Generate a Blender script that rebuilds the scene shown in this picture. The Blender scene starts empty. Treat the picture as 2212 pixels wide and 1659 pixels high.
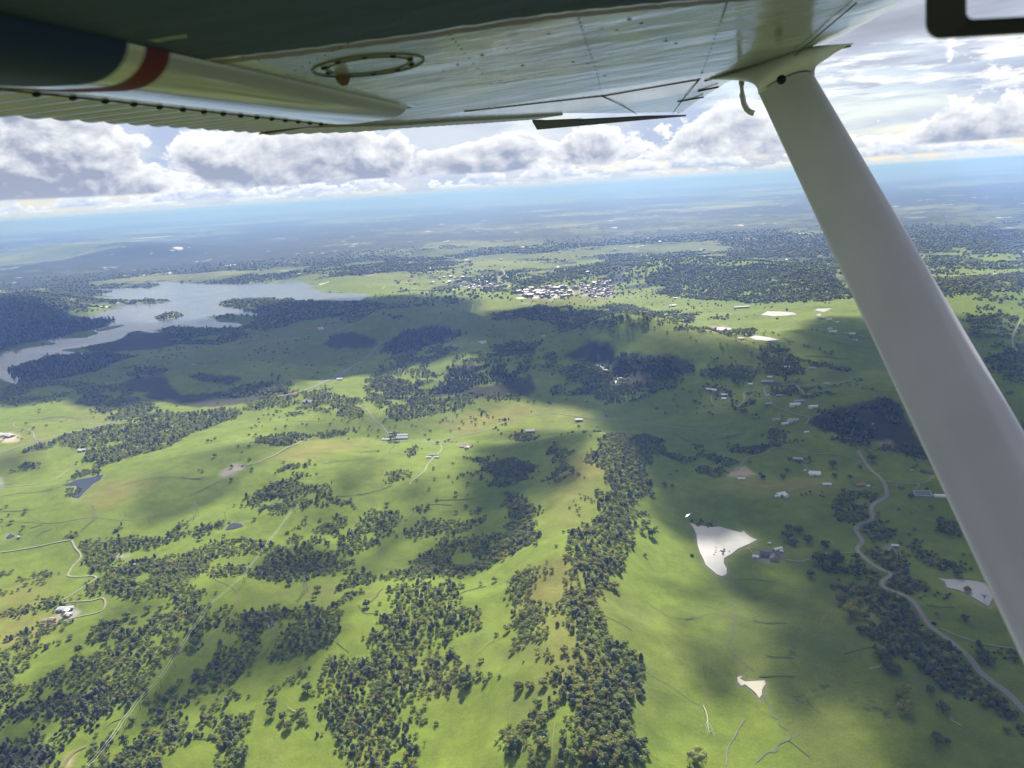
import bpy, bmesh, math, random
import numpy as np
from mathutils import Vector, Matrix
R = math.radians
sc = bpy.context.scene
COL = sc.collection
rng = np.random.default_rng(7)
random.seed(7)

# ------------------------------------------------------------------ camera
EYE = np.array([0.0, 0.0, 600.0])
PITCH, ROLL, FPX = R(14.14), R(3.65), 1671.0
fwd = np.array([0, math.cos(PITCH), -math.sin(PITCH)])
rt0 = np.array([1.0, 0, 0]); up0 = np.array([0, math.sin(PITCH), math.cos(PITCH)])
rt = rt0 * math.cos(ROLL) - up0 * math.sin(ROLL)
up = up0 * math.cos(ROLL) + rt0 * math.sin(ROLL)
cam = bpy.data.cameras.new('camera'); camo = bpy.data.objects.new('camera', cam)
COL.objects.link(camo); sc.camera = camo
camo.matrix_world = Matrix(((rt[0], up[0], -fwd[0], EYE[0]), (rt[1], up[1], -fwd[1], EYE[1]),
                            (rt[2], up[2], -fwd[2], EYE[2]), (0, 0, 0, 1)))
cam.sensor_width = 36; cam.lens = 36 * FPX / 2212
cam.clip_start = 0.05; cam.clip_end = 400000
cam.dof.use_dof = True; cam.dof.focus_distance = 3000; cam.dof.aperture_fstop = cam.lens / 3.2

# ------------------------------------------------------------------ sun, view
SUN_AZ, SUN_EL = R(6), R(37)
SUN = np.array([math.sin(SUN_AZ) * math.cos(SUN_EL), math.cos(SUN_AZ) * math.cos(SUN_EL), math.sin(SUN_EL)])
sun = bpy.data.lights.new('sun', 'SUN'); suno = bpy.data.objects.new('sun', sun); COL.objects.link(suno)
sun.energy = 4.6; sun.angle = R(0.53); sun.color = (1.0, 0.95, 0.87)
suno.rotation_euler = Vector(SUN).to_track_quat('Z', 'Y').to_euler(); suno.location = (0, 0, 5000)
sc.view_settings.view_transform = 'Standard'; sc.view_settings.look = 'None'
sc.view_settings.gamma = 1; sc.view_settings.exposure = 1.0
sc.render.engine = 'CYCLES'
cy = sc.cycles
cy.max_bounces = 5; cy.diffuse_bounces = 2; cy.glossy_bounces = 3; cy.transmission_bounces = 2
cy.volume_bounces = 0; cy.transparent_max_bounces = 16
cy.use_denoising = True
cy.use_adaptive_sampling = True; cy.adaptive_threshold = 0.01
cy.sample_clamp_indirect = 4

# ------------------------------------------------------------------ world: sky and distant clouds
class X:
    """a socket (or number) in a node tree with arithmetic"""
    nt = None
    def __init__(s, v): s.v = v
    @staticmethod
    def m(op, *a, clamp=False):
        n = X.nt.nodes.new('ShaderNodeMath'); n.operation = op; n.use_clamp = clamp
        for i, b in enumerate(a):
            b = b.v if isinstance(b, X) else b
            if isinstance(b, (int, float)): n.inputs[i].default_value = b
            else: X.nt.links.new(b, n.inputs[i])
        return X(n.outputs[0])
    def __add__(s, o): return X.m('ADD', s, o)
    __radd__ = __add__
    def __sub__(s, o): return X.m('SUBTRACT', s, o)
    def __rsub__(s, o): return X.m('SUBTRACT', o, s)
    def __mul__(s, o): return X.m('MULTIPLY', s, o)
    __rmul__ = __mul__
    def __truediv__(s, o): return X.m('DIVIDE', s, o)
    def __pow__(s, o): return X.m('POWER', s, o)
def clamp01(a): return X.m('ADD', a, 0.0, clamp=True)
def sstep(a, lo, hi):
    n = X.nt.nodes.new('ShaderNodeMapRange'); n.interpolation_type = 'SMOOTHSTEP'
    for k, b in (('Value', a), ('From Min', lo), ('From Max', hi)):
        b = b.v if isinstance(b, X) else b
        if isinstance(b, (int, float)): n.inputs[k].default_value = b
        else: X.nt.links.new(b, n.inputs[k])
    return X(n.outputs[0])
def vec(x, y, z=0.0):
    n = X.nt.nodes.new('ShaderNodeCombineXYZ')
    for i, b in enumerate((x, y, z)):
        b = b.v if isinstance(b, X) else b
        if isinstance(b, (int, float)): n.inputs[i].default_value = b
        else: X.nt.links.new(b, n.inputs[i])
    return X(n.outputs[0])
def noise(v, scale=1.0, detail=8, rough=0.55, dist=0.0, lac=2.0, d2=False):
    n = X.nt.nodes.new('ShaderNodeTexNoise'); n.noise_dimensions = '2D' if d2 else '3D'; X.nt.links.new(v.v, n.inputs['Vector'])
    n.inputs['Scale'].default_value = scale; n.inputs['Detail'].default_value = detail
    n.inputs['Roughness'].default_value = rough; n.inputs['Distortion'].default_value = dist
    n.inputs['Lacunarity'].default_value = lac
    return X(n.outputs['Fac'])
def mixc(f, a, b):
    n = X.nt.nodes.new('ShaderNodeMix'); n.data_type = 'RGBA'
    for i, c in ((6, a), (7, b)):
        if isinstance(c, X): X.nt.links.new(c.v, n.inputs[i])
        else: n.inputs[i].default_value = (*c, 1)
    if isinstance(f, X): X.nt.links.new(f.v, n.inputs[0])
    else: n.inputs[0].default_value = f
    return X(n.outputs[2])

world = bpy.data.worlds.new('World'); sc.world = world; world.use_nodes = True
X.nt = nt = world.node_tree
nt.nodes.clear()
tc = nt.nodes.new('ShaderNodeTexCoord'); sep = nt.nodes.new('ShaderNodeSeparateXYZ')
nt.links.new(tc.outputs['Generated'], sep.inputs[0])
dx, dy, dz = X(sep.outputs[0]), X(sep.outputs[1]), X(sep.outputs[2])
az = X.m('ARCTAN2', dx, dy)          # 0 = straight out along +Y, positive to the right
el = X.m('ARCSINE', dz)
skyt = nt.nodes.new('ShaderNodeTexSky'); skyt.sky_type = 'NISHITA'; skyt.sun_disc = False
skyt.sun_elevation = SUN_EL; skyt.sun_rotation = SUN_AZ; skyt.altitude = 900
skyn = nt.nodes.new('ShaderNodeVectorMath'); skyn.operation = 'SCALE'; skyn.inputs['Scale'].default_value = 0.05
nt.links.new(skyt.outputs[0], skyn.inputs[0])
col = X(skyn.outputs[0])
WHITE, GREY = (0.62, 0.62, 0.615), (0.185, 0.21, 0.275)
def voro(v, scale, detail=3, rough=0.55, smooth_=0.35):
    n = X.nt.nodes.new('ShaderNodeTexVoronoi'); n.voronoi_dimensions = '2D'; n.feature = 'F1'; n.normalize = True; X.nt.links.new(v.v, n.inputs['Vector'])
    n.inputs['Scale'].default_value = scale; n.inputs['Detail'].default_value = detail; n.inputs['Roughness'].default_value = rough
    return X(n.outputs['Distance'])
# lavender veil between the towers, blue gaps, and the high deck above
hz = noise(vec(az * 3.4, el * 15.0, 3.3), 1.0, 7, 0.58, 0.4)
col = mixc(sstep(hz, 0.34, 0.55) * 0.95, col, mixc(sstep(noise(vec(az * 5.0, el * 17.0, 9.3), 1.0, 6, 0.55, 0.3), 0.38, 0.62), (0.245, 0.29, 0.40), (0.36, 0.39, 0.45)))
deck = noise(vec(az * 2.2 + 5.0, el * 9.0, 8.1), 1.0, 6, 0.55, 0.3)
col = mixc(sstep(deck, 0.34, 0.56) * sstep(el, 0.105, 0.15), col, mixc(sstep(el, 0.17, 0.30), (0.185, 0.20, 0.235), (0.09, 0.105, 0.13)))
# the sun's glow in the high cloud
sd = dx * float(SUN[0]) + dy * float(SUN[1]) + dz * float(SUN[2])
glow = X.m('MAXIMUM', sd, 0.0) ** 16.0
gb = noise(vec(az * 5.0, el * 7.0, 1.0), 1.0, 6, 0.55)
col = mixc(clamp01(glow * sstep(gb, 0.30, 0.62) * sstep(el, 0.22, 0.36)), col, (0.7, 0.68, 0.65))
# streaky layers seen edge on, to the right
st = noise(vec(az * 8.0 + 1.7, el * 60.0, 2.0), 1.0, 9, 0.60, 0.15)
stm = sstep(st, 0.40, 0.54) * sstep(el, 0.060, 0.085) * (1.0 - sstep(el, 0.112, 0.140)) * sstep(az, 0.30, 0.44)
stc = mixc(sstep(noise(vec(az * 13.0, el * 75.0 + 0.5, 2.0), 1.0, 9, 0.62, 0.15), 0.42, 0.58), (0.27, 0.30, 0.37), WHITE)
col = mixc(stm * 0.95, col, stc)
def tier(col, base, height, scale, seed, thr, soft, blobs, warp=0.010, white=WHITE, grey=GREY, rx=1.0, contrast=1.0, cell=0.44, det=9):
    """one rank of cumulus: flat base at elevation `base`, heaped tops, lit from behind and above"""
    bw = base + (noise(vec(az * 3.0 + seed, seed), 1.0, 1, 0.5, d2=True) - 0.5) * warp
    h = el - bw
    def field(a, e):
        w = vec(a * scale + seed, e * (scale * rx) + seed * 1.7)
        return (noise(w, 1.0, det, 0.58, 0.12, d2=True) - 0.5) * 1.35 + (0.40 - voro(w, 1.9, 3, 0.62)) * cell
    n = field(az, el)
    cov = (noise(vec(az * (scale * 0.30) + seed, el * (scale * 0.2) + seed * 2.0), 1.0, 2, 0.5, d2=True) - 0.5) * 1.7
    for a0, e0, sa, se, g in blobs:
        d = ((az - a0) / sa) ** 2.0 + ((el - e0) / se) ** 2.0
        cov = cov + X.m('EXPONENT', d * -1.0) * g
    body = n + cov - thr - (h / height) * 0.42
    dens = sstep(body, 0.0, soft) * sstep(h, -0.0010, 0.0030)
    k = 9.0 / scale
    rel = (n - field(az + 0.006 * k, el + 0.010 * k)) * 1.7 * contrast
    thick = sstep(body, 0.05, 0.60)
    gloom = X.m('EXPONENT', (((az + 0.60) / 0.17) ** 2.0 + ((el - 0.07) / 0.08) ** 2.0) * -1.0) * 0.22
    lo = sstep(h, height * -0.05, height * 0.45)
    lit = clamp01(rel * 1.20 + 0.25 + lo * 0.46 - thick * 0.26 - gloom + (1.0 - sstep(body, 0.0, 0.18)) * 0.46)
    return mixc(dens, col, mixc(lit, grey, white))
col = tier(col, 0.0030, 0.014, 52.0, 4.0, -0.17, 0.16, [], 0.003, (0.58, 0.58, 0.56), (0.33, 0.385, 0.47), 2.1, 0.8, det=5)
col = tier(col, 0.0090, 0.032, 24.0, 11.0, -0.19, 0.12, [], 0.006, (0.61, 0.61, 0.60), (0.26, 0.305, 0.41), 1.7, det=6)
col = tier(col, 0.0200, 0.135, 9.5, 21.0, 0.03, 0.085,
           [(-0.64, 0.10, 0.20, 0.08, 0.50), (-0.50, 0.045, 0.10, 0.035, 0.35), (-0.33, 0.045, 0.07, 0.03, 0.34),
            (-0.165, 0.05, 0.065, 0.05, 0.55), (-0.03, 0.04, 0.06, 0.025, 0.28), (0.015, 0.055, 0.03, 0.03, 0.28), (0.14, 0.05, 0.11, 0.035, 0.40),
            (0.29, 0.06, 0.07, 0.05, 0.45), (0.53, 0.04, 0.12, 0.030, 0.25), (-0.40, 0.10, 0.03, 0.03, -0.35), (0.0, 0.10, 0.14, 0.03, -0.30)], 0.008, WHITE, GREY, 1.45, 1.0)
# pale air along the horizon
hzf = X.m('EXPONENT', X.m('MAXIMUM', el, 0.0) * -130.0)
col = mixc(hzf * 0.9, col, (0.40, 0.465, 0.52))
bg = nt.nodes.new('ShaderNodeBackground'); bg.inputs[1].default_value = 1.0
nt.links.new(col.v, bg.inputs[0])
wo = nt.nodes.new('ShaderNodeOutputWorld'); nt.links.new(bg.outputs[0], wo.inputs[0])

# ------------------------------------------------------------------ helpers
def prop(o, **k):
    for a, b in k.items():
        if b is not None: o[a] = b
    return o
def link(o, parent=None):
    COL.objects.link(o)
    if parent is not None: o.parent = parent
    return o
def empty(name, loc, rz=0.0, label=None, cat=None, group=None):
    o = bpy.data.objects.new(name, None); o.empty_display_size = 0.5
    o.location = loc; o.rotation_euler = (0, 0, rz); COL.objects.link(o)
    return prop(o, label=label, category=cat, group=group)
def mesh_np(name, V, Fc, mats, tint=None, mi=None, smooth=False):
    """V (n,3), Fc (m,k) all faces the same size k"""
    V = np.asarray(V, np.float32); Fc = np.asarray(Fc, np.int32); k = Fc.shape[1]
    me = bpy.data.meshes.new(name)
    me.vertices.add(len(V)); me.vertices.foreach_set('co', V.ravel())
    me.loops.add(Fc.size); me.loops.foreach_set('vertex_index', Fc.ravel())
    me.polygons.add(len(Fc)); me.polygons.foreach_set('loop_start', np.arange(0, Fc.size, k, dtype=np.int32))
    if smooth: me.polygons.foreach_set('use_smooth', np.ones(len(Fc), bool))
    for m in (mats if isinstance(mats, (list, tuple)) else [mats]): me.materials.append(m)
    if mi is not None: me.polygons.foreach_set('material_index', np.asarray(mi, np.int32))
    me.update(calc_edges=True)
    if tint is not None:
        a = me.attributes.new('tint', 'FLOAT_COLOR', 'POINT')
        t = np.ones((len(V), 4), np.float32); t[:, :tint.shape[1]] = tint
        a.data.foreach_set('color', t.ravel())
    return me
def mesh_py(name, V, Fc, mats, smooth=False, mi=None):
    me = bpy.data.meshes.new(name); me.from_pydata([tuple(map(float, v)) for v in V], [], [list(map(int, f)) for f in Fc])
    for m in (mats if isinstance(mats, (list, tuple)) else [mats]): me.materials.append(m)
    if mi is not None:
        for p, i in zip(me.polygons, mi): p.material_index = i
    if smooth:
        for p in me.polygons: p.use_smooth = True
    me.update(); return me
def obj(name, me, parent=None, **k):
    o = bpy.data.objects.new(name, me); link(o, parent); return prop(o, **k)
class MB:
    def __init__(s): s.V = []; s.F = []; s.M = []
    def add(s, V, Fc, m=0):
        b = len(s.V); s.V += [tuple(map(float, v)) for v in V]
        for f in Fc: s.F.append([b + int(i) for i in f]); s.M.append(m)
        return s
    def box(s, c, d, m=0, rz=0.0):
        x, y, z = [a / 2 for a in d]; ca, sa = math.cos(rz), math.sin(rz); P = []
        for k in (-1, 1):
            for a, b in ((-1, -1), (1, -1), (1, 1), (-1, 1)):
                u, w = a * x, b * y
                P.append((c[0] + u * ca - w * sa, c[1] + u * sa + w * ca, c[2] + k * z))
        return s.add(P, [(0, 3, 2, 1), (4, 5, 6, 7), (0, 1, 5, 4), (1, 2, 6, 5), (2, 3, 7, 6), (3, 0, 4, 7)], m)
    def tube(s, pts, rad, n=6, m=0):
        pts = [np.asarray(p, float) for p in pts]
        rad = rad if hasattr(rad, '__len__') else [rad] * len(pts)
        P = []; Fc = []
        for i, p in enumerate(pts):
            d = pts[min(i + 1, len(pts) - 1)] - pts[max(i - 1, 0)]; d /= np.linalg.norm(d) + 1e-12
            a = np.cross(d, (0, 0, 1) if abs(d[2]) < 0.9 else (1, 0, 0)); a /= np.linalg.norm(a); b = np.cross(d, a)
            for j in range(n):
                t = 2 * math.pi * j / n
                P.append(p + rad[i] * (a * math.cos(t) + b * math.sin(t)))
        for i in range(len(pts) - 1):
            for j in range(n):
                Fc.append((i * n + j, i * n + (j + 1) % n, (i + 1) * n + (j + 1) % n, (i + 1) * n + j))
        Fc.append(tuple(range(n))[::-1]); Fc.append(tuple((len(pts) - 1) * n + j for j in range(n)))
        return s.add(P, Fc, m)
    def build(s, name, mats, parent=None, smooth=False, **k):
        return obj(name, mesh_py(name, s.V, s.F, mats, smooth, s.M), parent, **k)
def mat(name, color=(0.5, 0.5, 0.5), rough=0.6, attr=False, spec=0.3, metal=0.0, nscale=0.0, namt=0.0, bump=0.0, bscale=1.0, trans=0.0, coat=0.0, bvec=None):
    m = bpy.data.materials.new(name); m.use_nodes = True; X.nt = t = m.node_tree
    b = t.nodes['Principled BSDF']; b.inputs['Roughness'].default_value = rough
    b.inputs['Specular IOR Level'].default_value = spec; b.inputs['Metallic'].default_value = metal
    b.inputs['Coat Weight'].default_value = coat; b.inputs['Coat Roughness'].default_value = 0.05
    g = t.nodes.new('ShaderNodeTexCoord')
    if attr:
        a = t.nodes.new('ShaderNodeAttribute'); a.attribute_name = 'tint'; c = X(a.outputs['Color'])
    else:
        r = t.nodes.new('ShaderNodeRGB'); r.outputs[0].default_value = (*color, 1); c = X(r.outputs[0])
    if namt:
        nz = noise(X(g.outputs['Object']), nscale, 6, 0.6)
        s_ = t.nodes.new('ShaderNodeVectorMath'); s_.operation = 'SCALE'
        t.links.new(c.v, s_.inputs[0]); t.links.new(((nz - 0.5) * (2 * namt) + 1.0).v, s_.inputs['Scale']); c = X(s_.outputs[0])
    t.links.new(c.v, b.inputs['Base Color'])
    if bump:
        src = X(g.outputs['Object'])
        if bvec:
            mp = t.nodes.new('ShaderNodeMapping'); mp.inputs['Scale'].default_value = bvec
            t.links.new(src.v, mp.inputs[0]); src = X(mp.outputs[0])
        bn = t.nodes.new('ShaderNodeBump'); bn.inputs['Distance'].default_value = bump; bn.inputs['Strength'].default_value = 1.0
        t.links.new(noise(src, bscale, 4, 0.5).v, bn.inputs['Height']); t.links.new(bn.outputs[0], b.inputs['Normal'])
    if trans:
        tr = t.nodes.new('ShaderNodeBsdfTranslucent'); t.links.new(c.v, tr.inputs[0])
        mx = t.nodes.new('ShaderNodeMixShader'); mx.inputs[0].default_value = trans
        t.links.new(b.outputs[0], mx.inputs[1]); t.links.new(tr.outputs[0], mx.inputs[2])
        t.links.new(mx.outputs[0], t.nodes['Material Output'].inputs[0])
    return m

# value noise for the terrain and land cover
def vnoise(x, y, seed=0):
    xi = np.floor(x).astype(np.int64); yi = np.floor(y).astype(np.int64); fx = x - xi; fy = y - yi
    def hsh(a, b):
        n = (a * 374761393 + b * 668265263 + seed * 982451653) & 0xffffffff
        n = ((n ^ (n >> 13)) * 1274126177) & 0xffffffff
        return ((n ^ (n >> 16)) & 0xffff) / 65535.0
    u = fx * fx * fx * (fx * (fx * 6 - 15) + 10); v = fy * fy * fy * (fy * (fy * 6 - 15) + 10)
    return (hsh(xi, yi) * (1 - u) + hsh(xi + 1, yi) * u) * (1 - v) + (hsh(xi, yi + 1) * (1 - u) + hsh(xi + 1, yi + 1) * u) * v
def fbm(x, y, wl, octv=4, seed=0, g=0.5):
    s = 0; a = 1.0; t = 0
    for o in range(octv):
        s = s + a * vnoise(x / wl * 1.0 + 17.3 * o, y / wl - 9.1 * o, seed + o); t += a; a *= g; wl = wl / 2.03
    return s / t
def smooth(a, lo, hi):
    t = np.clip((a - lo) / (hi - lo), 0, 1); return t * t * (3 - 2 * t)

# ------------------------------------------------------------------ survey: bearings read off the photograph -> ground points
CR = dict(A=(0, 796.3, .28), B=(530.9, 796.3, .28), H=(1061.8, 796.3, .28), I=(1592.6, 796.3, .28),
          E=(0, 1216.6, .28), F=(530.9, 1216.6, .28), G=(1061.8, 1216.6, .28), J=(1592.6, 1216.6, .28),
          K=(0, 398.2, .32), L=(619.4, 398.2, .32), M=(1238.7, 398.2, .32), D=(0, 0, 1))
def pix(s):
    """'K 0,10 20,30 L 5,5' -> list of sighting coordinates"""
    out = []; c = CR['D']
    for w in s.split():
        if w in CR: c = CR[w]
        else:
            a, b = w.split(','); out.append((c[0] + float(a) * c[2], c[1] + float(b) * c[2]))
    return np.array(out)
def rays(P):
    P = np.atleast_2d(P)
    d = fwd + rt * ((P[:, :1] - 1106) / FPX) - up * ((P[:, 1:] - 829.5) / FPX)
    return d / np.linalg.norm(d, axis=1)[:, None]
def project(Q):
    q = Q - EYE; f = q @ fwd
    return np.stack([1106 + FPX * (q @ rt) / f, 829.5 - FPX * (q @ up) / f], 1)
def flat_at(P, z=0.0):
    d = rays(P); dzz = np.minimum(d[:, 2], -0.0065); t = (z - EYE[2]) / dzz
    return (EYE + d * t[:, None])[:, :2]

# ------------------------------------------------------------------ terrain
RIDGES = [  # line, height, half width
    ('D 1240,1720 1250,1450 1268,1250 1285,1100 1296,1010', 60, 92), ('D 1120,1085 1140,1200 1170,1300', 20, 70),
    ('D 560,1010 760,1000 960,1030', 24, 170), ('D 250,1090 420,1010 560,960', 20, 200), ('D 1180,980 1260,955 1340,960', 26, 110),
    ('D 1360,772 1440,775 1530,800', 125, 180), ('D 850,722 930,716 990,728', 110, 180), ('D 700,742 780,742', 45, 200),
    ('D -60,672 60,662 150,672', 85, 420), ('D 1640,752 1700,750', 55, 170), ('D 1830,895 2000,880 2150,880', 80, 190),
    ('D 1400,600 1560,590 1800,606', 60, 420), ('D 1450,578 1520,575', 40, 300), ('D 120,545 260,540 340,550', 150, 700), ('D 440,815 560,815', 50, 170),
    ('D 1010,775 1100,800 1010,830', 30, 170), ('D 1240,780 1300,790', 70, 200), ('D 300,705 520,690', 30, 260),
    ('D 1880,1040 2000,1090', 14, 120), ('D 2130,640 2300,630', 60, 400), ('D 620,1060 720,1080', 14, 100),
    ('D 330,1460 480,1300', 14, 80), ('D 700,1420 900,1350', 16, 110), ('D 560,1010 700,1120', 10, 90)]
RID = [(flat_at(pix(s)), h, w) for s, h, w in RIDGES]
def seg_dist(x, y, pts, closed=False):
    d = np.full(x.shape, 1e18); n = len(pts)
    for i in range(n if closed else n - 1):
        a = pts[i]; b = pts[(i + 1) % n]; e = b - a; L = e @ e + 1e-9
        t = np.clip(((x - a[0]) * e[0] + (y - a[1]) * e[1]) / L, 0, 1)
        d = np.minimum(d, (x - a[0] - t * e[0]) ** 2 + (y - a[1] - t * e[1]) ** 2)
    return np.sqrt(d)
def inside(x, y, pts):
    c = np.zeros(x.shape, bool); n = len(pts)
    for i in range(n):
        x1, y1 = pts[i]; x2, y2 = pts[(i + 1) % n]
        k = ((y1 > y) != (y2 > y))
        if y1 != y2: c ^= k & (x < (x2 - x1) * (y - y1) / (y2 - y1) + x1)
    return c
def h_base(x, y):
    r = np.hypot(x, y); near = 1 - smooth(r, 9000, 22000)
    h = (fbm(x, y, 1100, 4, 3) - 0.5) * 78 * near + (fbm(x, y, 300, 3, 9) - 0.5) * 24 * near * smooth(r, 300, 900) + (fbm(x, y, 6000, 3, 5) - 0.5) * 90 * smooth(r, 5000, 14000) * (1 - smooth(r, 30000, 50000))
    for p, hh, w in RID:
        lo, hi = p.min(0) - 3.2 * w, p.max(0) + 3.2 * w
        k = (x > lo[0]) & (x < hi[0]) & (y > lo[1]) & (y < hi[1])
        if k.any():
            d = seg_dist(x[k], y[k], p) / w * (0.75 + 0.5 * fbm(x[k], y[k], w * 1.3, 3, 31))
            h[k] += hh * np.exp(-d * d)
    a = np.arctan2(x, y)
    far = smooth(r, 52000, 70000)
    prof = 330 + 170 * vnoise(a * 9, a * 0, 41) + 90 * vnoise(a * 26, a * 0, 42) + 30 * vnoise(a * 80, a * 0, 43)
    prof = prof + 120 * np.exp(-((a - 0.585) / 0.06) ** 2)
    return h + far * np.clip(prof, 0, 655) * (0.8 + 0.2 * vnoise(x / 2500, y / 2500, 44))
ISLANDS = []
WATERS = []   # (polygon xy, level, margin)
def h_of(x, y):
    x = np.asarray(x, float); y = np.asarray(y, float); h = h_base(x, y)
    for p, z, mg in WATERS:
        lo, hi = p.min(0) - mg, p.max(0) + mg
        k = (x > lo[0]) & (x < hi[0]) & (y > lo[1]) & (y < hi[1])
        if not k.any(): continue
        xs, ys = x[k], y[k]; d = seg_dist(xs, ys, p, True); d = np.where(inside(xs, ys, p), -d, d)
        w = 1 - smooth(d, 0.06 * mg, mg)
        bed = z - 0.9 + np.clip(d, 0, None) * 0.10 - np.clip(-d, 0, 12) * 0.1
        h[k] = h[k] * (1 - w) + np.where(d < 0, np.minimum(bed, z - 0.9), np.maximum(bed, z - 0.9)) * w
    for p, z, hh in ISLANDS:
        lo, hi = p.min(0) - 5, p.max(0) + 5
        k = (x > lo[0]) & (x < hi[0]) & (y > lo[1]) & (y < hi[1])
        if k.any():
            d = np.where(inside(x[k], y[k], p), seg_dist(x[k], y[k], p, True), -3.0)
            h[k] = np.maximum(h[k], z - 0.6 + np.clip(d, -3, 60) * hh)
    return h
def at(P):
    """where each sighting ray first meets the ground -> (n,3)"""
    d = rays(P); n = len(d); hor = np.hypot(d[:, 0], d[:, 1]); Rr = 420 * (1.0125 ** np.arange(440))
    t = Rr[None, :] / hor[:, None]
    Px = d[:, :1] * t; Py = d[:, 1:2] * t; Pz = EYE[2] + d[:, 2:] * t
    below = Pz < h_of(Px, Py)
    i = np.where(below.any(1), below.argmax(1), 439); i = np.maximum(i, 1)
    a = t[np.arange(n), i - 1]; b = t[np.arange(n), i]
    for _ in range(14):
        mid = (a + b) / 2; q = EYE + d * mid[:, None]; bl = q[:, 2] < h_of(q[:, 0], q[:, 1])
        b = np.where(bl, mid, b); a = np.where(bl, a, mid)
    q = EYE + d * b[:, None]; q[:, 2] = h_of(q[:, 0], q[:, 1]); return q

WATER_DEF = [  # outline, name, label, bed kind
 ('K 0,1135 120,1115 260,1095 290,1085 385,1072 300,1060 250,1055 330,1040 440,1018 440,1040 560,1037 665,1010 645,995 625,985 700,965 770,920 700,912 560,915 535,890 640,880 760,850 830,840 770,835 740,820 830,812 960,807 1090,803 1165,790 1090,780 940,785 820,780 700,775 690,765 765,757 650,745 640,740 700,735 765,722 690,715 540,710 700,705 850,700 1000,702 1090,680 1050,660 1130,660 1200,665 1350,672 1500,673 1640,672 1750,662 1800,672 1880,665 1870,655 1950,650 2040,660 L 110,668 200,690 150,702 200,710 240,730 380,736 520,740 555,748 500,782 400,788 250,778 100,787 K 2030,792 1980,770 1850,768 1700,775 1560,785 1470,805 1480,820 1580,830 1640,850 1790,868 1780,882 1700,886 1600,880 1480,885 1390,895 1450,905 1480,930 1600,935 1640,950 1600,965 1500,972 1350,974 1250,966 1170,958 1080,980 1030,990 1100,995 1020,1002 940,986 880,996 820,1040 760,1060 640,1080 560,1100 430,1115 415,1125 500,1132 570,1141 560,1151 480,1153 380,1150 300,1155 240,1190 140,1225 60,1250 90,1280 150,1310 160,1340 100,1350 30,1325 -20,1300', 'lake', None),
 ('H 1530,1190 1560,1200 1620,1212 1700,1222 1760,1218 1830,1238 1900,1258 1930,1262 1945,1248 1960,1270 2000,1300 2050,1320 1990,1350 1900,1390 1850,1430 1795,1460 1792,1500 1815,1540 1813,1585 1780,1602 1740,1587 1690,1545 1650,1510 1640,1480 1610,1420 1590,1360 1580,1280 1560,1230', 'pond', None),
 ('J 1540,110 1610,124 1720,124 1850,139 1910,155 1950,200 1975,260 1940,332 1880,300 1800,250 1720,210 1620,187 1600,140', 'pond', None),
 ('J 0,880 40,868 20,890 60,912 210,904 219,930 192,975 190,1015 168,1042 150,1010 120,980 60,935 30,947 5,915', 'pond', None),
 ('A 470,900 540,880 600,855 700,838 800,815 775,855 720,885 650,950 610,998 560,990 545,960 600,950 590,900', 'pond', None),
 ('A 1735,1247 1770,1202 1800,1189 1860,1195 1877,1215 1800,1235', 'pond', None),
 ('A 45,1303 80,1273 117,1290 60,1314', 'pond', None),
 ('M 1268,880 1310,857 1400,859 1480,864 1508,878 1430,886 1350,889', 'pond', None),
 ('M 1628,850 1650,839 1745,837 1690,862', 'pond', None), ('M 1636,882 1670,871 1665,889', 'pond', None),
 ('M 938,985 980,964 1062,969 1067,985 1010,991', 'pond', None),
 ('M 1188,1032 1230,1020 1330,1034 1392,1051 1300,1056 1220,1046', 'pond', None),
 ('M 145,1216 170,1203 232,1209 210,1238 238,1256 198,1252', 'river', None),
 ('M 263,1322 280,1304 329,1303 315,1342 270,1344', 'river', None),
 ('L 1285,1060 1340,1053 1352,1066 1320,1078', 'pond', None), ('L 1710,1022 1745,1018 1740,1028', 'pond', None),
 ('K 1277,1221 1340,1206 1338,1218 1290,1229', 'pond', None), ('L 205,968 245,962 250,978 220,980', 'pond', None),
 ('L 880,735 940,728 985,726 930,736', 'pond', None), ('L 1545,765 1690,762 1700,768 1560,770', 'pond', None),
 ('K 825,371 1000,358 1150,347 1165,351 1000,366', 'lake', None)]
for s, nm, _ in WATER_DEF:
    P = pix(s); c = at(P.mean(0)[None, :])[0]; z = -18.0 if s.startswith('K 0,1135') else float(np.median(at(P)[:, 2])) - 1.0
    xy = flat_at(P, z); size = math.sqrt(abs(np.sum(xy[:, 0] * np.roll(xy[:, 1], -1) - xy[:, 1] * np.roll(xy[:, 0], -1)) / 2))
    WATER_DEF[WATER_DEF.index((s, nm, _))] = (s, nm, (xy, z))
    WATERS.append((xy, z, max(40.0, min(0.6 * size, 500.0))))
for k, s, hh in [(0, 'K 1035,908 1080,886 1200,864 1255,872 1190,900 1090,918', 0.28), (0, 'K 815,986 890,971 880,981', 0.1), (0, 'K 875,953 945,949 905,959', 0.1),
                 (0, 'K 640,988 760,955 860,945 840,955 730,985 660,995', 0.12), (0, 'K 1090,697 1160,694 1120,701', 0.05), (0, 'K 1480,690 1512,687 1500,693', 0.1), (0, 'K 230,1068 390,1068 370,1082 290,1090', 0.15), (0, 'L 230,748 390,744 395,752 250,755', 0.06),
                 (1, 'H 1722,1425 1738,1402 1790,1384 1832,1390 1838,1420 1795,1442 1740,1440', 0.1), (1, 'H 1985,1316 2000,1308 2030,1312 2020,1330 1992,1330', 0.08), (1, 'G 1700,26 1716,19 1736,24 1724,34 1705,34', 0.08)]:
    ISLANDS.append((flat_at(pix(s), WATERS[k][1]), WATERS[k][1], hh))
def G(s): return at(pix(s))

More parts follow.
